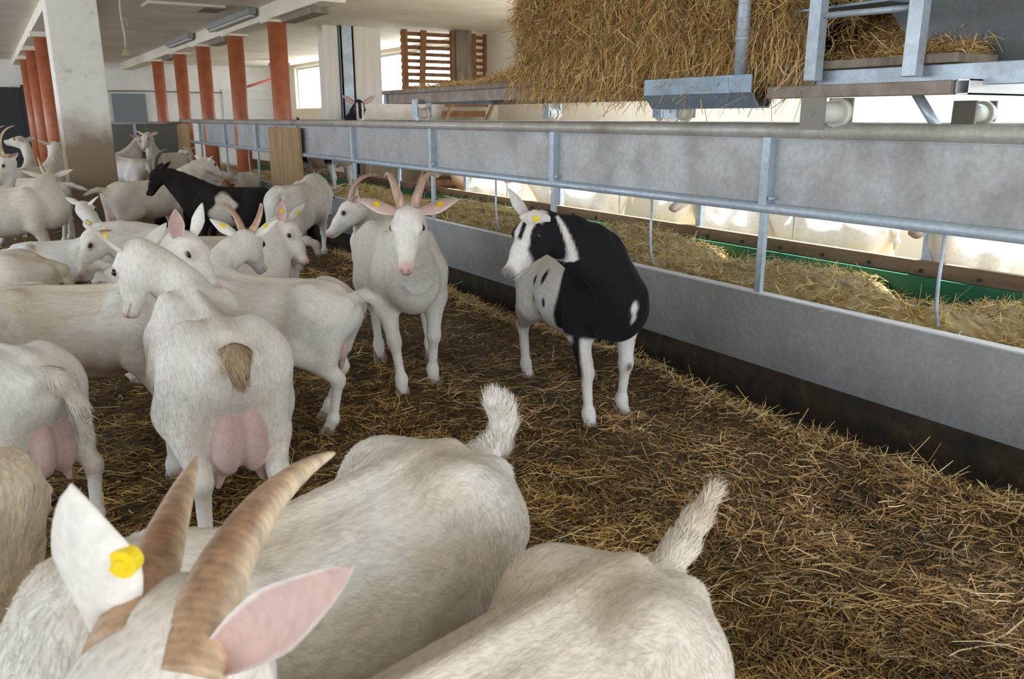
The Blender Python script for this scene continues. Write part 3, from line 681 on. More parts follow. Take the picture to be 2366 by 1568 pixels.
# trough front with rolled lip, conveyor belt, far kick board
t = empty('feed_trough', (fx, 2.8, 0), 'grey sheet steel trough front with a bright rolled lip below the feed fence', 'trough')
sw = [(fx + .085 * (1 - min(1, (z - .03) / .36)) ** 2.2, z) for z in np.linspace(.03, .495, 22)]
prof = sw + [(x + .006, z + .001) for x, z in sw[::-1]]
under(MB().prism(prof, 'y', -1.2, 17.2), 'front_sheet', 'galvanised', t)
under(MB().tube((fx + .004, -1.2, .50), (fx + .004, 17.2, .50), .011, 12), 'lip', 'pale_zinc', t)
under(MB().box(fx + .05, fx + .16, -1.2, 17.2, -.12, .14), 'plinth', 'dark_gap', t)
t = empty('conveyor_belt', (3.75, 2.8, .3), 'green feed conveyor belt lying under the hay between the two fences', 'conveyor belt')
under(MB().box(fx + .03, 4.32, -1.2, 17.2, .30, .325), 'belt', 'belt', t); under(MB().box(4.28, 4.335, -1.2, 17.2, .30, .50), 'side_apron', 'belt', t); under(MB().box(fx + .12, 4.25, -1.2, 17.2, .0, .30), 'bed', 'dark_gap', t)
t = empty('feed_fence', (4.38, 2.8, 0), 'far feed fence with a bolted brown kick board beyond the green belt', 'fence')
under(MB().box(4.335, 4.375, -1.2, 17.2, .475, .58, .004), 'kick_board', 'kick_board', t)
for k in range(40):
    y = 1.0 + .33 * k
    under(MB().tube((4.337, y, .525), (4.322, y, .525), .011, 8), 'bolt', 'dark_steel', t)
for y in [.87 + 1.79 * k for k in range(9)]: under(MB().box(4.375, 4.42, y - .025, y + .025, 0, 1.26), 'post', 'zinc_tube', t)
for y in [1.80 + 1.79 * k for k in range(8)]: under(MB().tube((4.39, y, .57), (4.39, y, .93), .0075, 8), 'rod', 'zinc_tube', t)
under(MB().tube((4.39, -1.2, .93), (4.39, 17.2, .93), .024), 'lower_rail', 'zinc_tube', t)
under(MB().box(4.40, 4.405, -1.2, 17.2, .95, 1.256), 'panel', 'galvanised', t)
under(MB().tube((4.4, -1.2, 1.29), (4.4, 17.2, 1.29), .036, 18), 'top_rail', 'galvanised_dirty', t)
for y, w_, zl, lb in ((10.45, 1.25, .38, 'tall knotty wooden board wrapped round the nearest red post in the fence'), (16.75, 1.0, .5, 'narrow wooden board on the fence corner beside the cross fence')):
    o = MB().box(fx - .075, fx - .036, y - w_ / 2 , y + w_ / 2, -.05, 1.235, .006).build('wooden_board', 'wood'); tag(o, lb, 'board')
t = empty('cross_fence', (2.3, 17.25, 0), 'dark solid panel fence crossing the far end of the pen behind the pillar', 'fence')
under(MB().box(1.5, 3.15, 17.25, 17.27, .30, 1.22), 'panel', 'screen', t); under(MB().tube((1.5, 17.24, 1.25), (3.2, 17.24, 1.25), .03), 'top_rail', 'galvanised_dirty', t)
for x in (1.55, 2.35): under(MB().box(x, x + .05, 17.2, 17.25, 0, 1.24), 'post', 'zinc_tube', t)

# ---------------------------------------------------------------- feed trolley on the rails
t = empty('feed_trolley', (3.75, 4.2, 1.326), 'galvanised feed trolley with a plank deck riding on white rollers along the fence rails', 'trolley')
TR = t
under(MB().box(3.16, 4.42, 1.9, 7.38, 1.555, 1.59, .004), 'deck', 'old_wood', t)
under(MB().box(3.2, 3.25, 3.7, 7.38, 1.475, 1.555), 'side_beam', 'brown_steel', t); under(MB().box(4.33, 4.38, 1.0, 7.38, 1.475, 1.555), 'side_beam', 'brown_steel', t)
under(MB().box(3.18, 4.4, 7.33, 7.385, 1.475, 1.555), 'end_beam', 'blue_zinc', t)
under(MB().box(3.18, 3.24, .4, 3.0, 1.47, 1.55, .003), 'side_beam', 'zinc_tube', t)
def roller(y, x0, big=1.):
    m = MB(); m.tube((x0 - .035, y, 1.385), (x0 + .035, y, 1.385), .045 * big, 20).tube((x0 + .035, y, 1.385), (x0 + .05, y, 1.385), .058 * big, 20).tube((x0 - .05, y, 1.385), (x0 - .035, y, 1.385), .058 * big, 20)
    w_ = under(m, 'wheel', 'white_nylon', t)
    m = MB().box(x0 - .07, x0 - .058, y - .05, y + .05, 1.35, 1.50).box(x0 + .058, x0 + .07, y - .05, y + .05, 1.35, 1.50).tube((x0 - .08, y, 1.385), (x0 + .08, y, 1.385), .01, 8)
    under(m, 'wheel_bracket', 'zinc_tube', t)
for y in (6.62, 3.44): roller(y, fx)
for y in (6.40, 4.9): roller(y, 4.4)
# angled tray under the straw, round pole, ladder-like uprights and hopper plate
prof = [(3.04, 1.545), (3.04, 1.465), (3.10, 1.395), (3.17, 1.395), (3.21, 1.47), (3.205, 1.475), (3.165, 1.403), (3.104, 1.403), (3.048, 1.468), (3.048, 1.545)]
k = MB(); k.prism(prof, 'y', 2.80, 3.55); under(k, 'tray', 'blue_zinc', t)
under(MB().tube((3.09, 2.92, 1.44), (3.09, 2.92, 2.45), .030, 20).tube((3.09, 2.92, 1.70), (3.09, 2.92, 1.72), .033, 20), 'pole', 'zinc_tube', t)
under(MB().box(3.07, 3.12, 1.86, 2.73, 1.434, 1.486, .004), 'cross_beam', 'brown_steel', t)
m = MB()
for x0, x1, y0, y1, z0, z1 in ((3.1, 4.42, 1.80, 1.855, 1.483, 1.488), (3.1, 4.42, 1.80, 1.855, 1.434, 1.439), (3.1, 4.42, 1.80, 1.805, 1.434, 1.488), (3.1, 4.42, 1.85, 1.855, 1.434, 1.488)): m.box(x0, x1, y0, y1, z0, z1)
under(m, 'square_tube', 'pale_zinc', t)
for y in (2.52, 2.05):
    u = under(MB().box(3.09, 3.145, y - .03, y + .03, 1.505, 2.5, .004), 'upright', 'zinc_tube', t)
    p = MB().box(3.05, 3.20, y - .075, y + .075, 1.497, 1.508, .002)
    p.box(3.05, 3.20, y - .075, y + .075, 1.486, 1.495, .002)
    for sx_ in (3.065, 3.185):
        for sy_ in (y - .06, y + .06): p.tube((sx_, sy_, 1.47), (sx_, sy_, 1.53), .007, 8)
    p.build('base_plate', 'pale_zinc', None).parent = u
under(MB().tube((3.12, 2.5, 1.772), (3.12, 2.07, 1.762), .013, 14), 'rung', 'zinc_tube', t)
for x0, y0 in ((3.07, 2.43), (4.28, 2.47), (4.28, 1.62), (3.07, .85)):
    b_ = under(MB().box(x0 - .05, x0 - .035, y0 - .06, y0 + .06, 1.30, 1.434).tube((x0 - .055, y0, 1.37), (x0 - .04, y0, 1.37), .014, 6), 'roller_block', 'grey_block', t)
    under(MB().box(x0 + .135, x0 + .147, y0 - .06, y0 + .06, 1.33, 1.434), 'roller_block', 'grey_block', t)
    r_ = MB().tube((x0 - .035, y0 - .005, 1.372), (x0 + .135, y0 - .005, 1.372), .046, 20).tube((x0 + .10, y0 - .005, 1.372), (x0 + .135, y0 - .005, 1.372), .062, 20)
    under(r_, 'roller', 'white_nylon', t)
under(MB().tube((3.30, 2.14, 1.45), (3.30, 2.02, 1.30), .02, 14), 'strut', 'zinc_tube', t)
m = MB().prism([(2.60, 2.35), (2.54, 1.98), (2.40, 1.80), (2.22, 1.60), (2.12, 1.507), (.3, 1.495), (.3, 2.35)], 'x', 3.44, 3.445); under(m, 'hopper_side', 'grey_plate', t)
m = MB().prism([(3.7, .0), (3.72, .0), (3.72, .0)], 'y', 0, .01) if 0 else MB().prism([(3.2, 1.81), (3.5, 1.82), (3.9, 1.88), (4.3, 2.0), (4.3, 2.01), (3.9, 1.89), (3.5, 1.83), (3.2, 1.82)], 'y', 2.25, 2.75)
under(m, 'chute', 'blue_zinc', t)
# ---------------------------------------------------------------- straw
def in_view(x, y, pad=.12):
    c, s_ = math.cos(R_(YAW)), math.sin(R_(YAW)); r = x * c - y * s_; f = x * s_ + y * c
    return (np.abs(r) < (f + .35) * (.66 + pad))
rng = np.random.default_rng(11)
def bed(n, rmin, rmax, lmul):
    r = 1 / rng.uniform(1 / rmax, 1 / rmin, n); a = R_(90 - YAW) + rng.uniform(-.72, .72, n); x = r * np.cos(a); y = r * np.sin(a)
    edge = 2.95 + .06 * np.sin(y * 2.3) + rng.normal(0, .05, n); ok = (x < edge) & (x > -1.2); x, y, r = x[ok], y[ok], r[ok]; n = len(x)
    clump = np.sin(x * 7 + np.sin(y * 5) * 2) * np.sin(y * 6.3 + 1.7 * np.sin(x * 4)); z = gz(x, y) + rng.exponential(.009, n) + .012 * np.clip(clump, 0, 1)
    P = np.stack([x, y, z], 1); swirl = 1.4 * np.sin(x * 3.1 + 1.3) * np.cos(y * 2.7) + .6
    az = swirl + rng.normal(0, .9, n); tl = rng.normal(0, .13, n); L = rng.gamma(4., .019, n) * lmul; W = rng.uniform(.0009, .0020, n) * lmul
    c = straw_cols(n, rng, 'bed'); c *= (.84 + .34 * np.clip(clump, -.6, 1))[:, None]
    # greyer, drier stalks towards the trough, yellower ones deep in the pen
    g_ = np.clip((x - .9) / 1.4, 0, 1)[:, None]; c = c * (1 - g_) * np.array((1.0, .95, .66)) + c * g_ * np.array((1.06, 1.03, 1.08))
    return stalks(P, az, tl, L, W, np.clip(c, 0, 1), rng)
parts_ = [bed(190000, .9, 7.5, .95), bed(16000, 1.0, 6, 1.4), bed(24000, 6., 14, 1.8)]
# bristling edge over the dark gully at the trough
n = 2600; y = rng.uniform(.6, 8, n); x = 2.90 + .06 * np.sin(y * 2.3) + rng.normal(0, .06, n)
parts_.append(stalks(np.stack([x, y, gz(x, y) + rng.uniform(.0, .05, n)], 1), rng.normal(.3, 1.1, n), rng.normal(.15, .35, n), rng.gamma(4., .026, n), rng.uniform(.0010, .0021, n), straw_cols(n, rng, 'hay'), rng))
V = np.concatenate([p[0] for p in parts_]); off = np.cumsum([0] + [len(p[0]) for p in parts_]); Q = np.concatenate([p[1] + o_ for p, o_ in zip(parts_, off)]); C = np.concatenate([p[2] for p in parts_])
stuff('straw_bedding', V, Q, C, 'brown and golden loose straw bedding covering the pen floor', 'straw')

def heap(name, xs, ys, zf, nst, kind, label, cat, L=(.02, .035), over=0., lmul=1.):
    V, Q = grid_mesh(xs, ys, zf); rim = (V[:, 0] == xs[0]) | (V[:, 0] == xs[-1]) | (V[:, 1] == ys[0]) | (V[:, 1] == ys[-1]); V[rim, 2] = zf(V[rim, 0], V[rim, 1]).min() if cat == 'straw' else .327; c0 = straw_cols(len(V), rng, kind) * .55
    n = nst; x = rng.uniform(xs[0], xs[-1], n); y = rng.uniform(ys[0], ys[-1], n); z = zf(x, y) + rng.uniform(-.005, .03, n)
    ok = zf(x, y) > .345; x, y, z = x[ok], y[ok], z[ok]; n = len(x)
    s = stalks(np.stack([x, y, z], 1), rng.uniform(0, 6.28, n), rng.normal(0, .35, n), rng.gamma(4., .02 * lmul, n), rng.uniform(.0010, .0022, n) * lmul, straw_cols(n, rng, kind), rng, .5)
    return stuff(name, np.concatenate([V, s[0]]), np.concatenate([Q, s[1] + len(V)]), np.concatenate([c0, s[2]]), label, cat)
def hayz(x, y):
    x = np.asarray(x, float); y = np.asarray(y, float)
    a = .20 + .045 * np.sin(y * 2.9 + 1) + .03 * np.sin(y * 4.7 + x * 3) + .02 * np.sin(y * 11 + x * 9) + .012 * np.sin(x * 23 + y * 17)
    bare = np.exp(-((y - 2.35) / .30) ** 2) * np.clip((x - 3.33) / .25, 0, 1) * .26 + .14 * np.exp(-((y - 3.75) / .2) ** 2) * np.clip((x - 3.75) / .2, 0, 1) + .20 * np.exp(-((y - 10) / 1.6) ** 2) * np.clip((x - 3.6) / .3, 0, 1) + .12 * np.exp(-((y - 15) / 2.) ** 2)
    rise = .12 * np.exp(-((y - 1.1) / .45) ** 2)
    fall = np.clip((4.28 - x) / .45, 0, 1)
    return .32 + np.clip((a * (.50 + .50 * np.clip(fall, 0, 1)) + rise - bare) * np.clip((x - 3.0) / .36, .3, 1), -.03, .5)
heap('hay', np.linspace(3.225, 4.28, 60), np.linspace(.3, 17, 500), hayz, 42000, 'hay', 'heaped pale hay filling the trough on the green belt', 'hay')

# straw bale on the deck: shaggy, hanging over the near edge
t = empty('straw_bale', (3.72, 3.9, 1.59), 'huge shaggy golden straw bale spilling over the trolley deck', 'straw bale')
def bale_surf(u, v):                              # u along the fence, v round the profile from near foot over the top
    y = 2.62 + u * 2.52
    ang = v * math.pi; cx = 3.70 - .50 * np.cos(ang) * (1 + .10 * np.sin(ang)); cz = 1.575 + .84 * np.abs(np.sin(ang)) ** .5
    bul = .05 * np.sin(y * 5 + v * 9) + .035 * np.sin(y * 11 - v * 17) + .02 * np.sin(y * 23 + v * 31)
    endr = np.clip(np.minimum(u, 1 - u) / .06, 0, 1) ** .5
    return np.stack([3.72 + (cx - 3.72) * (.80 + .2 * endr) * (1 + bul * 1.0), y + .25 * (v < .5) * np.sin(v * 3.14) * (u - .5) * -.6, 1.585 + (cz - 1.585) * (.86 + .14 * endr) * (1 + bul * .5)], -1)
uu, vv = np.meshgrid(np.linspace(0, 1, 90), np.linspace(0, 1, 60), indexing='ij'); Vb = bale_surf(uu, vv).reshape(-1, 3)
i, j = np.meshgrid(np.arange(89), np.arange(59), indexing='ij'); a = (i * 60 + j).ravel(); Qb = np.stack([a, a + 1, a + 61, a + 60], 1)
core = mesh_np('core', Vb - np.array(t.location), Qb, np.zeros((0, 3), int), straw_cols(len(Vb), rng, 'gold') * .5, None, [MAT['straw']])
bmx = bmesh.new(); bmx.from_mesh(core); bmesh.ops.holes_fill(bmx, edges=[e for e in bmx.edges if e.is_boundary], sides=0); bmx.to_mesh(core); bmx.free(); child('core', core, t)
n = 30000; u = rng.uniform(0, 1, n); v = rng.beta(1., 1.6, n) * .75; p = bale_surf(u, v); e = .004
du = bale_surf(np.clip(u + e, 0, 1), v) - bale_surf(np.clip(u - e, 0, 1), v); dv = bale_surf(u, v + e) - bale_surf(u, v - e); no = np.cross(dv, du); no /= np.linalg.norm(no, axis=1, keepdims=True) + 1e-9
no *= np.sign((no[:, :1] * (p[:, :1] - 3.72)) + .001)
down = -dv / (np.linalg.norm(dv, axis=1, keepdims=True) + 1e-9) + rng.normal(0, .75, (n, 3)) + no * rng.uniform(.0, .5, (n, 1)); down /= np.linalg.norm(down, axis=1, keepdims=True)
p = p + no * rng.uniform(-.01, .05, (n, 1)) + np.array((0, 0, -.02)) * (v < .06)[:, None]
s1 = stalks(p, np.arctan2(down[:, 1], down[:, 0]), np.arcsin(np.clip(down[:, 2], -1, 1)), rng.gamma(4., .034, n), rng.uniform(.0014, .0030, n), straw_cols(n, rng, 'gold') * (.75 + .35 * rng.random((n, 1))), rng, .35)
# end face
n2 = 6500; ye = np.where(rng.random(n2) < .6, 5.14, 2.62); a_ = rng.uniform(0, 1, n2); rr_ = rng.uniform(0, 1, n2) ** .5
pe = bale_surf((ye - 2.62) / 2.52, a_ * .9); pe[:, 0] = 3.72 + (pe[:, 0] - 3.72) * rr_; pe[:, 2] = 1.6 + (pe[:, 2] - 1.6) * rr_; pe[:, 1] += np.sign(ye - 3.9) * rng.uniform(0, .06, n2)
s2_ = stalks(pe, rng.uniform(0, 6.28, n2), rng.normal(-.3, .5, n2), rng.gamma(4., .030, n2), rng.uniform(.0014, .003, n2), straw_cols(n2, rng, 'gold') * (.7 + .4 * rng.random((n2, 1))), rng, .35)
# stalks drooping over the edge
n3 = 2600; pe3 = np.stack([rng.uniform(3.08, 3.2, n3), 2.55 + 2.6 * rng.beta(1.2, 1.5, n3), rng.uniform(1.47, 1.66, n3)], 1)
s3 = stalks(pe3, rng.uniform(2.2, 4.1, n3), rng.normal(-1.0, .4, n3), rng.gamma(4., .036, n3), rng.uniform(.0014, .0028, n3), straw_cols(n3, rng, 'gold'), rng, .35)
Vs = np.concatenate([s1[0], s2_[0], s3[0]]); Qs = np.concatenate([s1[1], s2_[1] + len(s1[0]), s3[1] + len(s1[0]) + len(s2_[0])]); Cs = np.concatenate([s1[2], s2_[2], s3[2]])
o = child('loose_straw', mesh_np('loose_straw', Vs - np.array(t.location), Qs, np.zeros((0, 3), int), np.clip(Cs, 0, 1), None, [MAT['straw']], smooth=False), t); o['kind'] = 'stuff'
def moundz(x, y):
    x = np.asarray(x, float); y = np.asarray(y, float)
    return 1.592 + np.maximum(.22 * np.exp(-((y - 5.25) / .45) ** 2) * np.clip((x - 3.25) / .3, 0, 1), .03 * np.clip((x - 3.45) / .3, 0, 1) * np.clip((6.9 - y) / .8, 0, 1)) + .012 * np.sin(x * 17 + y * 13) * np.clip((x - 3.3) / .3, 0, 1)
heap('loose_straw', np.linspace(3.24, 4.38, 30), np.linspace(5.15, 6.95, 60), moundz, 5000, 'gold', 'low drift of loose straw on the deck behind the bale', 'straw', lmul=1.3)
def mound2(x, y):
    x = np.asarray(x, float); y = np.asarray(y, float)
    return 1.592 + .24 * np.clip((x - 3.35) / .4, 0, 1) * (1 - .3 * np.sin(y * 7)) + .015 * np.sin(x * 19 + y * 23)
heap('loose_straw', np.linspace(3.26, 4.38, 30), np.linspace(1.92, 2.62, 30), mound2, 5000, 'gold', 'orange-gold straw seen between the two trolley uprights', 'straw', lmul=1.2)

# ---------------------------------------------------------------- things at the back
def slatted(name, label, x0, x1, y, z0, z1, ns, lean=0., mat='brown_wood', loc=None, brace=True):
    t = empty(name, ((x0 + x1) / 2, y, z0), label, 'gate' if 'gate' in name else 'pallet')
    under(MB().box(x0, x0 + .09, y, y + .05, z0, z1), 'stile', mat, t); under(MB().box(x1 - .05, x1, y, y + .05, z0, z1), 'stile', mat, t)
    for i in range(ns):
        z = z0 + (z1 - z0) * (i + .2) / ns; under(MB().box(x0, x1, y + .05, y + .075, z, z + (z1 - z0) / ns * .55), 'slat', mat, t)
    if brace: under(MB().bar((x0 + .36, y - .01, z1), (x0 + .30, y - .01, z0), .02, .1, (1, 0, 0)), 'brace', mat, t)
    return t
slatted('slatted_gate', 'brown slatted wooden gate hanging in the bright opening by the far wall', 5.62, 6.52, 12.0 + .25, 1.56, 2.66, 11)
o = MB().box(6.56, 6.84, 12.25, 12.5, 0, CE, .01).build('timber_post', 'old_wood'); tag(o, 'weathered grey timber post between the slatted gate and its narrow neighbour', 'post')
slatted('slatted_gate', 'narrow strip of brown slatted gate beyond the weathered post', 6.86, 7.15, 12.3, 1.56, 2.66, 11, brace=False)
t = empty('wooden_pallet', (6.1, 11.78, 0), 'orange-brown wooden pallet leaning on the partition under the trolley', 'pallet')
for q in range(11): under(MB().bar((5.86 + .056 * q - .31, 11.8 , .06 + q * .15), (6.62 + .056 * q - .31, 11.8, .06 + q * .15), .03, .09), 'slat', 'brown_wood', t)
under(MB().bar((5.36, 11.76, 0), (6.24, 11.76, 1.62), .03, .07, (0, 1, 0)), 'stile', 'wood', t); under(MB().bar((6.12, 11.76, 0), (6.98, 11.76, 1.62), .03, .07, (0, 1, 0)), 'stile', 'wood', t)
for q, (y, L_, lb) in enumerate(((9.9, 1.1, 'brown'), )): pass
t = empty('hatch', (2.3, 11.45, CE), 'shallow wooden hatch frame fixed under the cream ceiling', 'hatch')
under(MB().box(1.85, 2.75, 11.2, 11.7, CE - .03, CE), 'panel', 'ceiling_paint', t); under(MB().box(2.50, 2.76, 11.22, 11.68, CE - .045, CE - .03), 'opening_board', 'old_wood', t)
def batten(y0, y1, label):
    t = empty('strip_light', (3.06, (y0 + y1) / 2, 2.6), label, 'light', 'strip lights along the ceiling beam')
    under(MB().box(3.03, 3.13, y0, y1, 2.62, CE, .01), 'housing', 'grey_box', t); under(MB().box(3.045, 3.115, y0 + .03, y1 - .03, 2.59, 2.62, .008), 'diffuser', 'lamp_diffuser', t)
batten(11.2, 13.6, 'long grey strip light above the two nearest red posts'); batten(15.0, 17.0, 'grey strip light above the third and fourth red posts')
for y0, y1, lb in ((9.3, 10.5, 'short brown timber block on the beam end by the white pillar'), (13.35, 14.4, 'short brown timber block beside the second red post top'), (17.5, 18.6, 'small brown timber block beside the fourth red post top')):
    o = MB().box(3.22, 3.40, y0, y1, 2.46, 2.53, .008).build('timber_block', 'old_wood'); tag(o, lb, 'timber block')
# rope end hanging from the ceiling, lamp box with its red pipe, cables on the far wall
pts = [(.965 + .006 * math.sin(k * .9), 7.0 + .006 * math.cos(k * .7), CE - k * .05) for k in range(18)]
t = empty('rope', (.965, 7.0, 1.85), 'frayed end of twine hanging from the ceiling beside the limewashed pillar', 'rope')
under(MB().pipe(pts, .006, 8), 'cord', 'rope', t)
m = MB(); q0 = Vector(pts[-1])
for k in range(9):
    a = k * .7; m.pipe([q0, q0 + Vector((.015 * math.cos(a), .015 * math.sin(a), -.02)), q0 + Vector((.03 * math.cos(a), .03 * math.sin(a), -.055))], .002, 5)
m.pipe([Vector(pts[13]), Vector(pts[13]) + Vector((.03, -.02, .0)), Vector(pts[13]) + Vector((.035, -.02, -.05))], .003, 5)
under(m, 'frayed_end', 'rope', t)
t = empty('heater_box', (6.2, 20.6, 2.2), 'small grey box under an orange board beyond the nearest red post', 'box')
under(MB().box(6.08, 6.32, 20.5, 20.75, 2.22, 2.56), 'housing', 'grey_box', t); under(MB().box(6.0, 6.42, 20.45, 20.8, 2.56, 2.62), 'board', 'wood', t); under(MB().box(6.17, 6.23, 20.6, 20.66, 2.62, CE), 'hanger', 'grey_box', t)
o = MB().tube((5.0, 20.3, 1.95), (6.12, 20.6, 2.28), .03, 12).build('red_pipe', 'red_paint'); tag(o, 'sloping red pipe running up to the grey box behind the red posts', 'pipe')
o = MB().pipe([(2.2, 23.95, 2.0), (3.6, 23.95, 2.02), (5.2, 23.95, 2.0), (7.1, 23.95, 2.06)], .018, 8).build('cable_pipe', 'old_wood'); tag(o, 'thin grey conduit along the whitewashed far wall', 'pipe')
o = MB().tube((2.35, 21.2, 2.42), (2.37, 21.2, 2.42), .01).box(2.22, 2.36, 21.15, 21.35, 1.98, 2.55, .04).build('feed_sack', 'kick_board'); tag(o, 'dark brown sack hanging beside the limewashed pillar top', 'sack')
o = MB().tube((2.29, 21.25, 2.55), (2.29, 21.25, CE), .01, 8).build('sack_hook', 'dark_steel'); o.name = 'sack_hook'; tag(o, 'thin dark hook under the ceiling above the brown sack', 'hook')
# ---------------------------------------------------------------- the herd
HD = lambda h: R_(h - YAW)                        # heading: 0 = to the right of the photograph, 90 = away
def pk(h, hn, el, L=.46, base=(.36, 0, .62)):
    a, e = R_(hn - h), R_(el); return (base[0] + L * math.cos(e) * math.cos(a), base[1] + L * math.cos(e) * math.sin(a), base[2] + L * math.sin(e))
def ld(h, hh, p):
    a, e = R_(hh - h), R_(p); return (math.cos(e) * math.cos(a), math.cos(e) * math.sin(a), math.sin(e))
def goat(label, x, y, h, s, neck=None, head=None, **k):
    if neck is not None: k['poll'] = pk(h, *neck)
    if head is not None: k['fwd'] = ld(h, *head)
    k.setdefault('z', float(gz(x, y)) - .012 if x < 3 else 0.)
    return make_goat(label, x, y, HD(h), s, **k)

def soft(d, w): return np.clip(.5 - d / w, 0, 1)
def ellip(V, c, r): return np.sqrt((((V - np.array(c)) / np.array(r)) ** 2).sum(1)) - 1
BK = (.014, .013, .016)

def soil_flank(V, col, mix, is_, hl, nz, nz2):
    d = np.sqrt(((V[:, 0] + .17) / .10) ** 2 + ((V[:, 2] - .44) / .13) ** 2); m = is_('torso') | is_('leg')
    mix((.30, .225, .13), np.clip((1.15 - d) * (.55 + .5 * nz2), 0, .8) * m * (np.abs(V[:, 1]) > .06)); mix((.62, .52, .36), np.clip((.56 - V[:, 2]) / .2, 0, 1) * m * .55 * np.clip(.7 + .5 * nz, 0, 1))
def soil_belly(V, col, mix, is_, hl, nz, nz2):
    mix((.42, .29, .14), np.clip((.50 + .05 * nz - V[:, 2]) / .14, 0, 1) * is_('torso') * np.clip(.65 + .35 * nz2, 0, .9))
# white horned goat facing the camera in front of the trough
goat('white horned goat facing the camera beside the trough, tags in both ears', 1.77, 3.976, 286., 1.118, fat=.95, poll=(.745, -.068, .867), fwd=(.81, -.21, -.548),
     feet=dict(FL=(-.06, 0), FR=(.06, .045), HR=(.089, .031), HL=(.14, .06)), tail='down', horns=dict(L=.23, r=.018, curl=1.35, out=.30, outdec=-.4, tilt=22, mat='horn_pink'), tags=(1, -1), fur=16000, furlen=.013, udder=.55, vox=.008,
     ears=[(-.10, .95, .18), (-.05, -.95, .22)], earface=(.85, 0, -.1), seed=3, dirt=.25)
# black and white goat looking back to the left
def paintP(V, col, mix, is_, hl, nz, nz2):
    x, y, z = V.T; body = is_('torso') | is_('leg') | is_('neck') | is_('udder')
    edge = .12 + .035 * np.sin(z * 11 + 1) + .03 * nz2 * .3
    front = soft(edge - x, .02) * np.clip((z - .40 - .03 * nz) / .02, 0, 1)
    front = np.maximum(front, soft(.245 - np.abs(x - .27) * 0 - z * 0 + 1, .02) * 0)
    mix(BK, np.where(is_('neck'), 1., front * body))
    for cx, cz, rx, rz in ((-.02, .60, .020, .030), (-.12, .57, .016, .022), (-.10, .49, .013, .020), (-.20, .51, .016, .018), (.04, .50, .014, .022), (-.28, .62, .03, .03), (-.03, .43, .013, .016)):
        mix(BK, soft((np.sqrt(((x - cx) / rx) ** 2 + ((z - cz) / rz) ** 2) - 1) * .02, .012) * is_('torso'))
    mix(BK, soft((.06 - np.abs(y)) * -1 + .02, .02) * (z > .69) * (x > -.3) * is_('torso'))
    for cy, cz, ry, rz in ((-.012, .565, .014, .026), (-.006, .52, .008, .024)): mix((.75, .74, .72), soft((np.sqrt(((y - cy) / ry) ** 2 + ((z - cz) / rz) ** 2) - 1) * .015, .01) * (x > .38) * (z < .62))
    # white stripe down the neck to the wattle
    t = np.array((.04, -.10, -.18)); q = hl - np.array((-.055, .012, -.075)); 
    hd = is_('head'); mix(BK, hd * 1.)
    blz = np.clip((hl[:, 0] - .125 - .02 * nz2) / .02, 0, 1); mix((.72, .70, .69), blz * hd)
    mix((.72, .70, .69), soft(np.abs(np.abs(hl[:, 1]) - .024) - .013, .006) * (hl[:, 2] > -.02) * (hl[:, 0] > .03) * hd)
    mix((.72, .70, .69), soft(-(hl[:, 2] - .028), .012) * (hl[:, 0] < .045) * hd)
    mix((.72, .70, .69), soft(np.abs(hl[:, 0] + .05 + .5 * hl[:, 2]) - .011, .008) * (hl[:, 2] > -.15) * (hl[:, 2] < .0) * (hl[:, 1] > .012) * (is_('head') | is_('neck')))
    lg = is_('leg'); mix(BK, lg * soft(np.abs(x - .29 + (z - .3) * .1) * 0 + .35 - z, .03) * 0)
    mix(BK, lg * (x > .1) * soft(np.abs(y + .148) - .012, .010) * (z > .20) * (z < .44) * (y < -.12))
    mix(BK, lg * soft(ellip(V, (.31, .11, .24), (.03, .03, .035)), .4) * .8)
gp = goat('black and white goat standing at the trough, head turned to the left, white tagged ear', 2.315, 3.122, 290.73, 1.079, poll=(.389, -.354, .894), fwd=(.425, -.759, -.494), feet=dict(FL=(-.038, .002), FR=(.078, -.003), HR=(-.04, .032), HL=(.05, .10)),
     tail='down', tags=(1,), wattle=True, dark_lids=True, fur=16000, furlen=.013, udder=.5, vox=.008, paint=paintP, ears=[(.62, -.22, .50), (-.25, -.65, .45)], earface=[(-.5, -.7, -.3), (.3, -.2, -.7)], earcol=(.70, .68, .67), coat=(.70, .68, .66), seed=5, dirt=.15, neckr=1.1, nose=(.05, .04, .04), group='pied goats')
# white goat seen from behind with a big udder
goat('white goat seen from behind with a big pink udder, head turned left', .56, 2.90, 119., 1.06, poll=(.33, .17, .86), hs=.93, neckr=.76, tailcol=(.50, .37, .22), fwd=ld(119, 150, -62), feet=dict(HL=(.02, .0), HR=(0, .02), FL=(0, .02)), tail=[(-.44, 0, .66), (-.478, 0, .655), (-.492, 0, .63), (-.497, 0, .60)],
     tailr=1.15, tailfur=.045, tags=(1,), udder=1.0, fur=30000, furlen=.014, vox=.008, ears=[(-.45, .8, .55), (-.3, -.9, .3)], seed=7, dirt=.45, fat=1.05)
goat('white goat with a dirty belly, head lifted beside the big-uddered goat', .25, 3.72, 2., .96, poll=(.42, .07, .91), fwd=ld(2, 340, -42), feet=dict(FR=(.10, 0), HL=(.05, 0)), tail='down', udder=.5, fur=26000, furlen=.016, vox=.008,
     ears=[(-.5, .5, .75), (-.25, -.45, .95)], earface=[(.3, 0, -.5), (.6, -.6, .2)], seed=9, dirt=.9, belly=.02, paint=soil_belly)
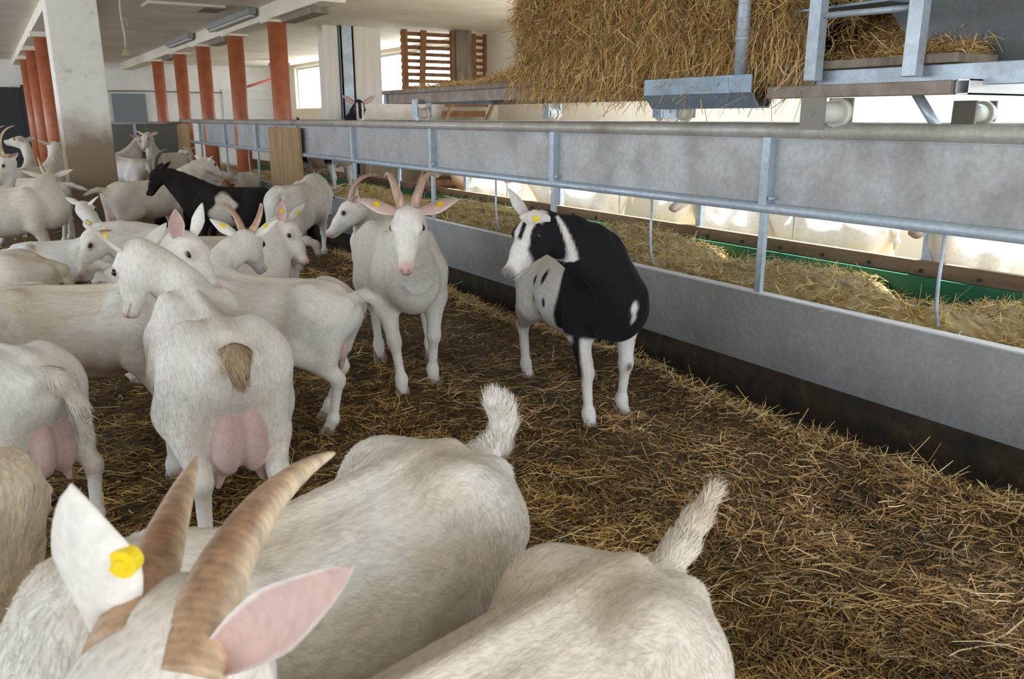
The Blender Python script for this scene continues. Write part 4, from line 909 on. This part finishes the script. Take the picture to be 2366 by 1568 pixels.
goat('white goat turned away with horns curving left, its rump and tail to the right', .96, 3.60, 164., .95, poll=(.25, -.24, .87), fwd=ld(164, 85, -35), feet=dict(HL=(.05, -.06), HR=(.17, -.02)), tail='curl', tailfur=.05, tags=(1, -1), udder=.55, fur=22000, furlen=.014, vox=.008,
     horns=dict(L=.22, r=.017, curl=1.3, out=.5, tilt=0), ears=[(-.25, .9, .35), (-.25, -.9, .35)], seed=11, dirt=.35)
# foreground
goat('big horned white goat in front with a raised tail, head at the bottom edge',   .352, 1.226, 233., 1.04, feet=dict(HL=(.13, -.03)), poll=(.434, .378, .868), fwd=ld(233, 250, -42), hs=1.25, tail=[(-.44, 0, .65), (-.495, 0, .66), (-.525, 0, .69), (-.515, 0, .73), (-.485, 0, .755)], tailr=1.0, tailfur=.042, udder=.5, fur=90000, furlen=.020, furw=.0007, vox=.0075, paint=soil_flank,
     horns=dict(L=.315, r=.0245, ring=.006, ns=60, vec=[[(-.094, -.072, .085), (-.163, -.0376, -.025)], [(-.187, -.194, .06), (-.187, -.194, .02)]], keel=(.1, .8, -.5)), tags=(-1,), ears=[(-.38, .78, .55), (-.65, -.02, .72)], earface=[(.4, .2, .8), (-.75, -.25, -.65)], earW=(.034, .050), tagj=1, seed=13, dirt=.6, neckbend=(.08, .05, 0), fat=1.05, earL=(.135, .115))
goat('cream-white goat with tail standing up, cut off by the lower edge', .41, .785, 225., 1.0, poll=(.66, .06, .48), fwd=ld(227, 227, -75), tail=[(-.44, 0, .655), (-.485, 0, .68), (-.525, 0, .71), (-.57, 0, .74)], tailr=.95, tailfur=.04, udder=.4, fur=80000, furlen=.018, furw=.0006, vox=.0075, seed=15, dirt=.6, coat=(.74, .68, .60))
goat('cream goat at the lower left edge with its head down and a tagged brown ear', -.28, 1.12, 100., .98, poll=(.58, -.02, .76), fwd=ld(100, 110, -70), tail='down', udder=.4, fur=36000, furlen=.018, furw=.0008, vox=.008, seed=17, dirt=1., coat=(.72, .62, .48), tags=(1,), ears=[(-.3, .9, .1), None])
goat('white goat rump at the left edge with a long hanging tail', -.13, 3.16, 150., .92, poll=(.70, .05, .80), fwd=ld(150, 150, -50), feet=dict(HR=(-.01, -.01), HL=(.05, .02)), tail=[(-.44, 0, .65), (-.495, -.02, .635), (-.53, -.03, .56), (-.535, -.03, .47)], tailfur=.06, tailr=1.2, udder=1.0, fur=26000, furlen=.016, vox=.008, seed=19, dirt=.6, fat=1.05)
goat('white goat back at the left edge facing left above the dirty-bellied goat', -.21, 4.75, 190., .97, poll=(.66, .1, .9), tail='down', udder=.5, fur=14000, furlen=.014, seed=21, dirt=.4, coat=(.75, .69, .61))
goat('white goat facing left with tagged ears spread, behind the big-uddered goat', 1.06, 4.85, 205., .96, poll=(.66, .06, .80), fwd=ld(205, 225, -52), tail='curl', tags=(1, -1), udder=.4, fur=8000, furlen=.012, vox=.01, ears=[(-.1, .95, -.1), (-.2, -.9, .0)], seed=23, dirt=.4, neckr=.95)
goat('white goat looking right with a beard and brown tagged ear above the horned goat', 0.84, 4.52, 12., .93, poll=(.50, .12, .86), fwd=ld(12, -18, -48), tail='curl', tags=(1, -1), udder=.4, fur=8000, furlen=.012, vox=.01, ears=[(-.35, .75, .5), (-.4, -.4, .8)], earface=[(-.1, -.5, -.7), (.1, -.8, .2)], seed=25, dirt=.2, beard=True)
def paintL(V, col, mix, is_, hl, nz, nz2):
    x, y, z = V.T; col[:] = np.array((.020, .016, .015)) * (1 + .5 * np.clip(nz, 0, 1))[:, None]
    d = np.sqrt(((x - .03 - .03 * np.sin(z * 30)) / .125) ** 2 + ((z - .51) / .165) ** 2) - 1 + .10 * nz2 * .6
    mix((.68, .62, .57), soft(d * .1, .02) * is_('torso') * (y > 0))
    mix((.10, .07, .05), soft(np.abs(hl[:, 1]) * 0 + np.abs(hl[:, 2] + .0) - .012, .01) * is_('head') * (hl[:, 0] > .1) * .6)
goat('black goat with a white flank patch and dark swept-back horns, facing left', 1.98, 8.45, 176., 1.0, poll=(.70, .04, .88), fwd=ld(176, 182, -48), feet=dict(HL=(-.05, 0)), tail=[(-.44, 0, .66), (-.48, 0, .72), (-.53, 0, .70), (-.55, 0, .62)], tailr=1.1, tailfur=.05, udder=.5, fur=8000, furlen=.012, vox=.01,
     horns=dict(L=.27, r=.016, curl=.9, out=.1, tilt=42, mat='horn_dark'), paint=paintL, coat=(.02, .018, .018), seed=27, dirt=0., ears=[(-.7, .5, -.2), (-.6, -.6, -.1)], nose=(.03, .03, .03), group='pied goats')
goat('round white goat seen from the rear in front of the wooden board', 2.42, 7.70, 82., 1.04, poll=(.70, .0, .62), fwd=ld(62, 62, -70), tail='down', udder=1.0, fur=10000, furlen=.013, vox=.01, seed=29, dirt=.35, fat=1.22, tailfur=.03)
goat('white goat with swept-back horns looking left from behind the horned goat at the trough', 2.34, 5.50, 262., .98, poll=(.72, .02, .86), fwd=ld(262, 196, -33), tail='down', udder=.4, fur=8000, furlen=.011, vox=.009, horns=dict(L=.27, r=.016, curl=.95, out=.12, tilt=35, mat='horn_pink'), ears=[(-.2, .85, .25), (-.5, -.6, .5)], earface=[(.7, .3, -.2), (.2, -.8, 0)], seed=31, dirt=.15)
goat('white goat turned away with a drooping tail, left of the black goat', 1.36, 9.45, 50., 1.02, poll=(.68, .0, .90), tail='back', tailfur=.05, udder=.8, fur=8000, furlen=.013, vox=.011, seed=33, dirt=.4, feet=dict(HR=(.02, 0)), coat=(.76, .70, .62))
goat('white goat lying down with its head raised, below the limewashed pillar',   .38, 7.6, 20., .9, lying=True, z=-.27, poll=(.22, .20, 1.02), fwd=ld(20, 75, -35), tail='down', udder=0, fur=5000, furlen=.012, vox=.011, hooves=False, seed=35, dirt=.5, ears=[(-.2, .9, .2), (-.2, -.9, .35)])
goat('white horned goat standing at the left with its head turned back', .02, 8.25, 20., 1.05, poll=(.34, .20, .80), fwd=ld(20, 120, -30), tail='down', udder=.7, fur=9000, furlen=.014, vox=.011, feet=dict(FR=(.06, .02)), horns=dict(L=.14, r=.014, curl=.4, out=.3, tilt=10), seed=37, dirt=.5, coat=(.75, .69, .60))
goat('white goat with long curved horns at the far left edge', -.42, 9.2, 20., 1., poll=(.55, .0, .98), fwd=ld(20, 245, -45), tail='down', udder=.4, vox=.012, horns=dict(L=.36, r=.018, curl=1.1, out=.15, tilt=15), seed=39, dirt=.5)
goat('white goat with its tail sticking out to the right, near the foot of the pillar', .22, 10.3, 195., 1.02, poll=(.66, .0, .85), tail=[(-.44, 0, .655), (-.50, 0, .65), (-.57, 0, .62), (-.63, 0, .60)], udder=.6, vox=.012, fur=4000, seed=41, dirt=.5)
goat('greyish goat stretching its head up left of the pillar', .30, 12.2, 100., 1., poll=(.52, .10, 1.06), fwd=ld(75, 150, 10), tail='down', udder=.4, vox=.013, seed=43, dirt=.8, coat=(.60, .56, .50))
goat('white goat half hidden by the left side of the pillar', .40, 11.6, 80., 1.05, poll=(.55, .10, .98), fwd=ld(60, 120, -30), tail='down', udder=.5, vox=.013, seed=45, dirt=.6, coat=(.66, .62, .55))
goat('white goat rump emerging from the right side of the pillar', 1.85, 14.6, 150., 1.02, poll=(.66, .0, .80), tail='down', udder=.6, vox=.013, seed=47, dirt=.4, feet=dict(HR=(.05, 0)))
goat('white goat with a lowered grey neck beside the dark cross fence', 1.75, 16.4, 30., 1.05, poll=(.55, .05, .98), fwd=ld(30, 330, -45), tail='down', udder=.4, vox=.013, seed=49, dirt=.5, coat=(.60, .57, .54))
goat('white goat facing the camera with pink ears spread at the far end', 2.62, 15.6, 262., 1.06, poll=(.56, .03, 1.03), fwd=ld(262, 258, -45), tail='down', udder=.4, vox=.012, seed=51, dirt=.3, ears=[(-.1, .95, .05), (-.1, -.95, .25)], earface=(.95, 0, .1))
goat('white goat turning to the trough at the far end beside the narrow board', 2.96, 16.4, 300., 1.06, poll=(.62, .05, .80), fwd=ld(300, 330, -50), tail='down', udder=.4, vox=.012, seed=53, dirt=.5, coat=(.66, .60, .52))
def paintB(V, col, mix, is_, hl, nz, nz2):
    mix((.26, .13, .055), np.clip(nz * .5 + .7, 0, 1) * (is_('head') | is_('neck')) * np.clip(1.2 - np.clip(hl[:, 0] - .12, 0, 1) * 12, 0, 1))
goat('small brown-faced goat with pale curved horns peeping over the black goat', 2.62, 12.9, 250., .85, poll=(.56, .0, .66), fwd=ld(250, 262, -30), tail='down', udder=0, vox=.013, horns=dict(L=.15, r=.011, curl=1.2, out=.35), paint=paintB, seed=55, dirt=.3, group='brown-faced goats')
goat('brown-faced goat beside the trough, left of the tall wooden board', 2.85, 11.6, 265., .85, poll=(.56, .0, .60), fwd=ld(265, 285, -25), tail='down', udder=0, vox=.013, paint=paintB, seed=57, dirt=.3, group='brown-faced goats')
def paintK(V, col, mix, is_, hl, nz, nz2): col[:] = np.array((.016, .015, .016))
goat('black goat lying behind the legs of the white goat, only bits of it showing', 1.95, 10.9, 170., .85, lying=True, z=-.27, poll=(.62, .08, .62), fwd=ld(170, 180, -30), tail='down', udder=0, vox=.013, hooves=False, paint=paintK, coat=(.02, .02, .02), seed=59, dirt=0, group='pied goats')
def paintA(V, col, mix, is_, hl, nz, nz2):
    x, y, z = V.T; col[:] = np.array((.018, .017, .019))
    mix((.74, .72, .70), is_('leg') * soft(z - .40, .04)); mix((.74, .72, .70), is_('torso') * soft(z - .46 - .05 * nz, .05))
    hd = is_('head'); mix((.74, .72, .70), soft(np.abs(np.abs(hl[:, 1]) - .028) - .009, .006) * (hl[:, 0] > .02) * hd); mix((.74, .72, .70), np.clip((hl[:, 0] - .18) / .02, 0, 1) * hd)
    mix((.74, .72, .70), is_('tail') * soft(-(x + .56), .03) * .9)
goat('black and white goat standing in the trough, head above the feed fence rail', 3.72, 10.55, 316., 1.14, z=.325, poll=(.66, .0, 1.04), fwd=ld(316, 285, -50), tail=[(-.44, 0, .66), (-.50, .0, .72), (-.56, .02, .80), (-.60, .03, .88)], tailr=1.1, tailfur=.05, udder=.7, fur=6000, furlen=.012, vox=.011, paint=paintA,
     ears=[(-.2, .85, .45), (-.2, -.85, .45)], earface=(.9, 0, .2), feet=dict(HR=(-.05, 0)), coat=(.70, .66, .60), seed=61, dirt=0, group='pied goats')
# beyond the far fence
B = [('brown-patched white goat resting beyond the trough, left of the second tall fence post', 5.0, 8.25, 185., 1., 'p'), ('white goat beyond the trough behind the horns of the pied goat', 5.15, 6.9, 160., 1., ''), ('white goat with pink legs beyond the far fence, right of the pied goat', 5.3, 5.65, 95., 1., ''),
     ('sunlit white goat lying close behind the far kick board', 5.0, 4.45, 200., 1., ''), ('white goat beyond the far fence just right of the tall middle post', 5.0, 3.75, 120., 1., ''), ('long-bodied white goat beyond the far fence at the right edge', 4.95, 2.55, 205., 1.08, '')]
for i, (lb, x, y, h, s, pt) in enumerate(B):
    goat(lb, x, y, h, s, z=0, poll=(.64, .1, .88), tail='down', udder=.6, vox=.012, fur=4000 if i > 3 else 0, furlen=.012, seed=70 + i, dirt=.25, paint=paintB if pt else None, group='goats beyond the far fence')
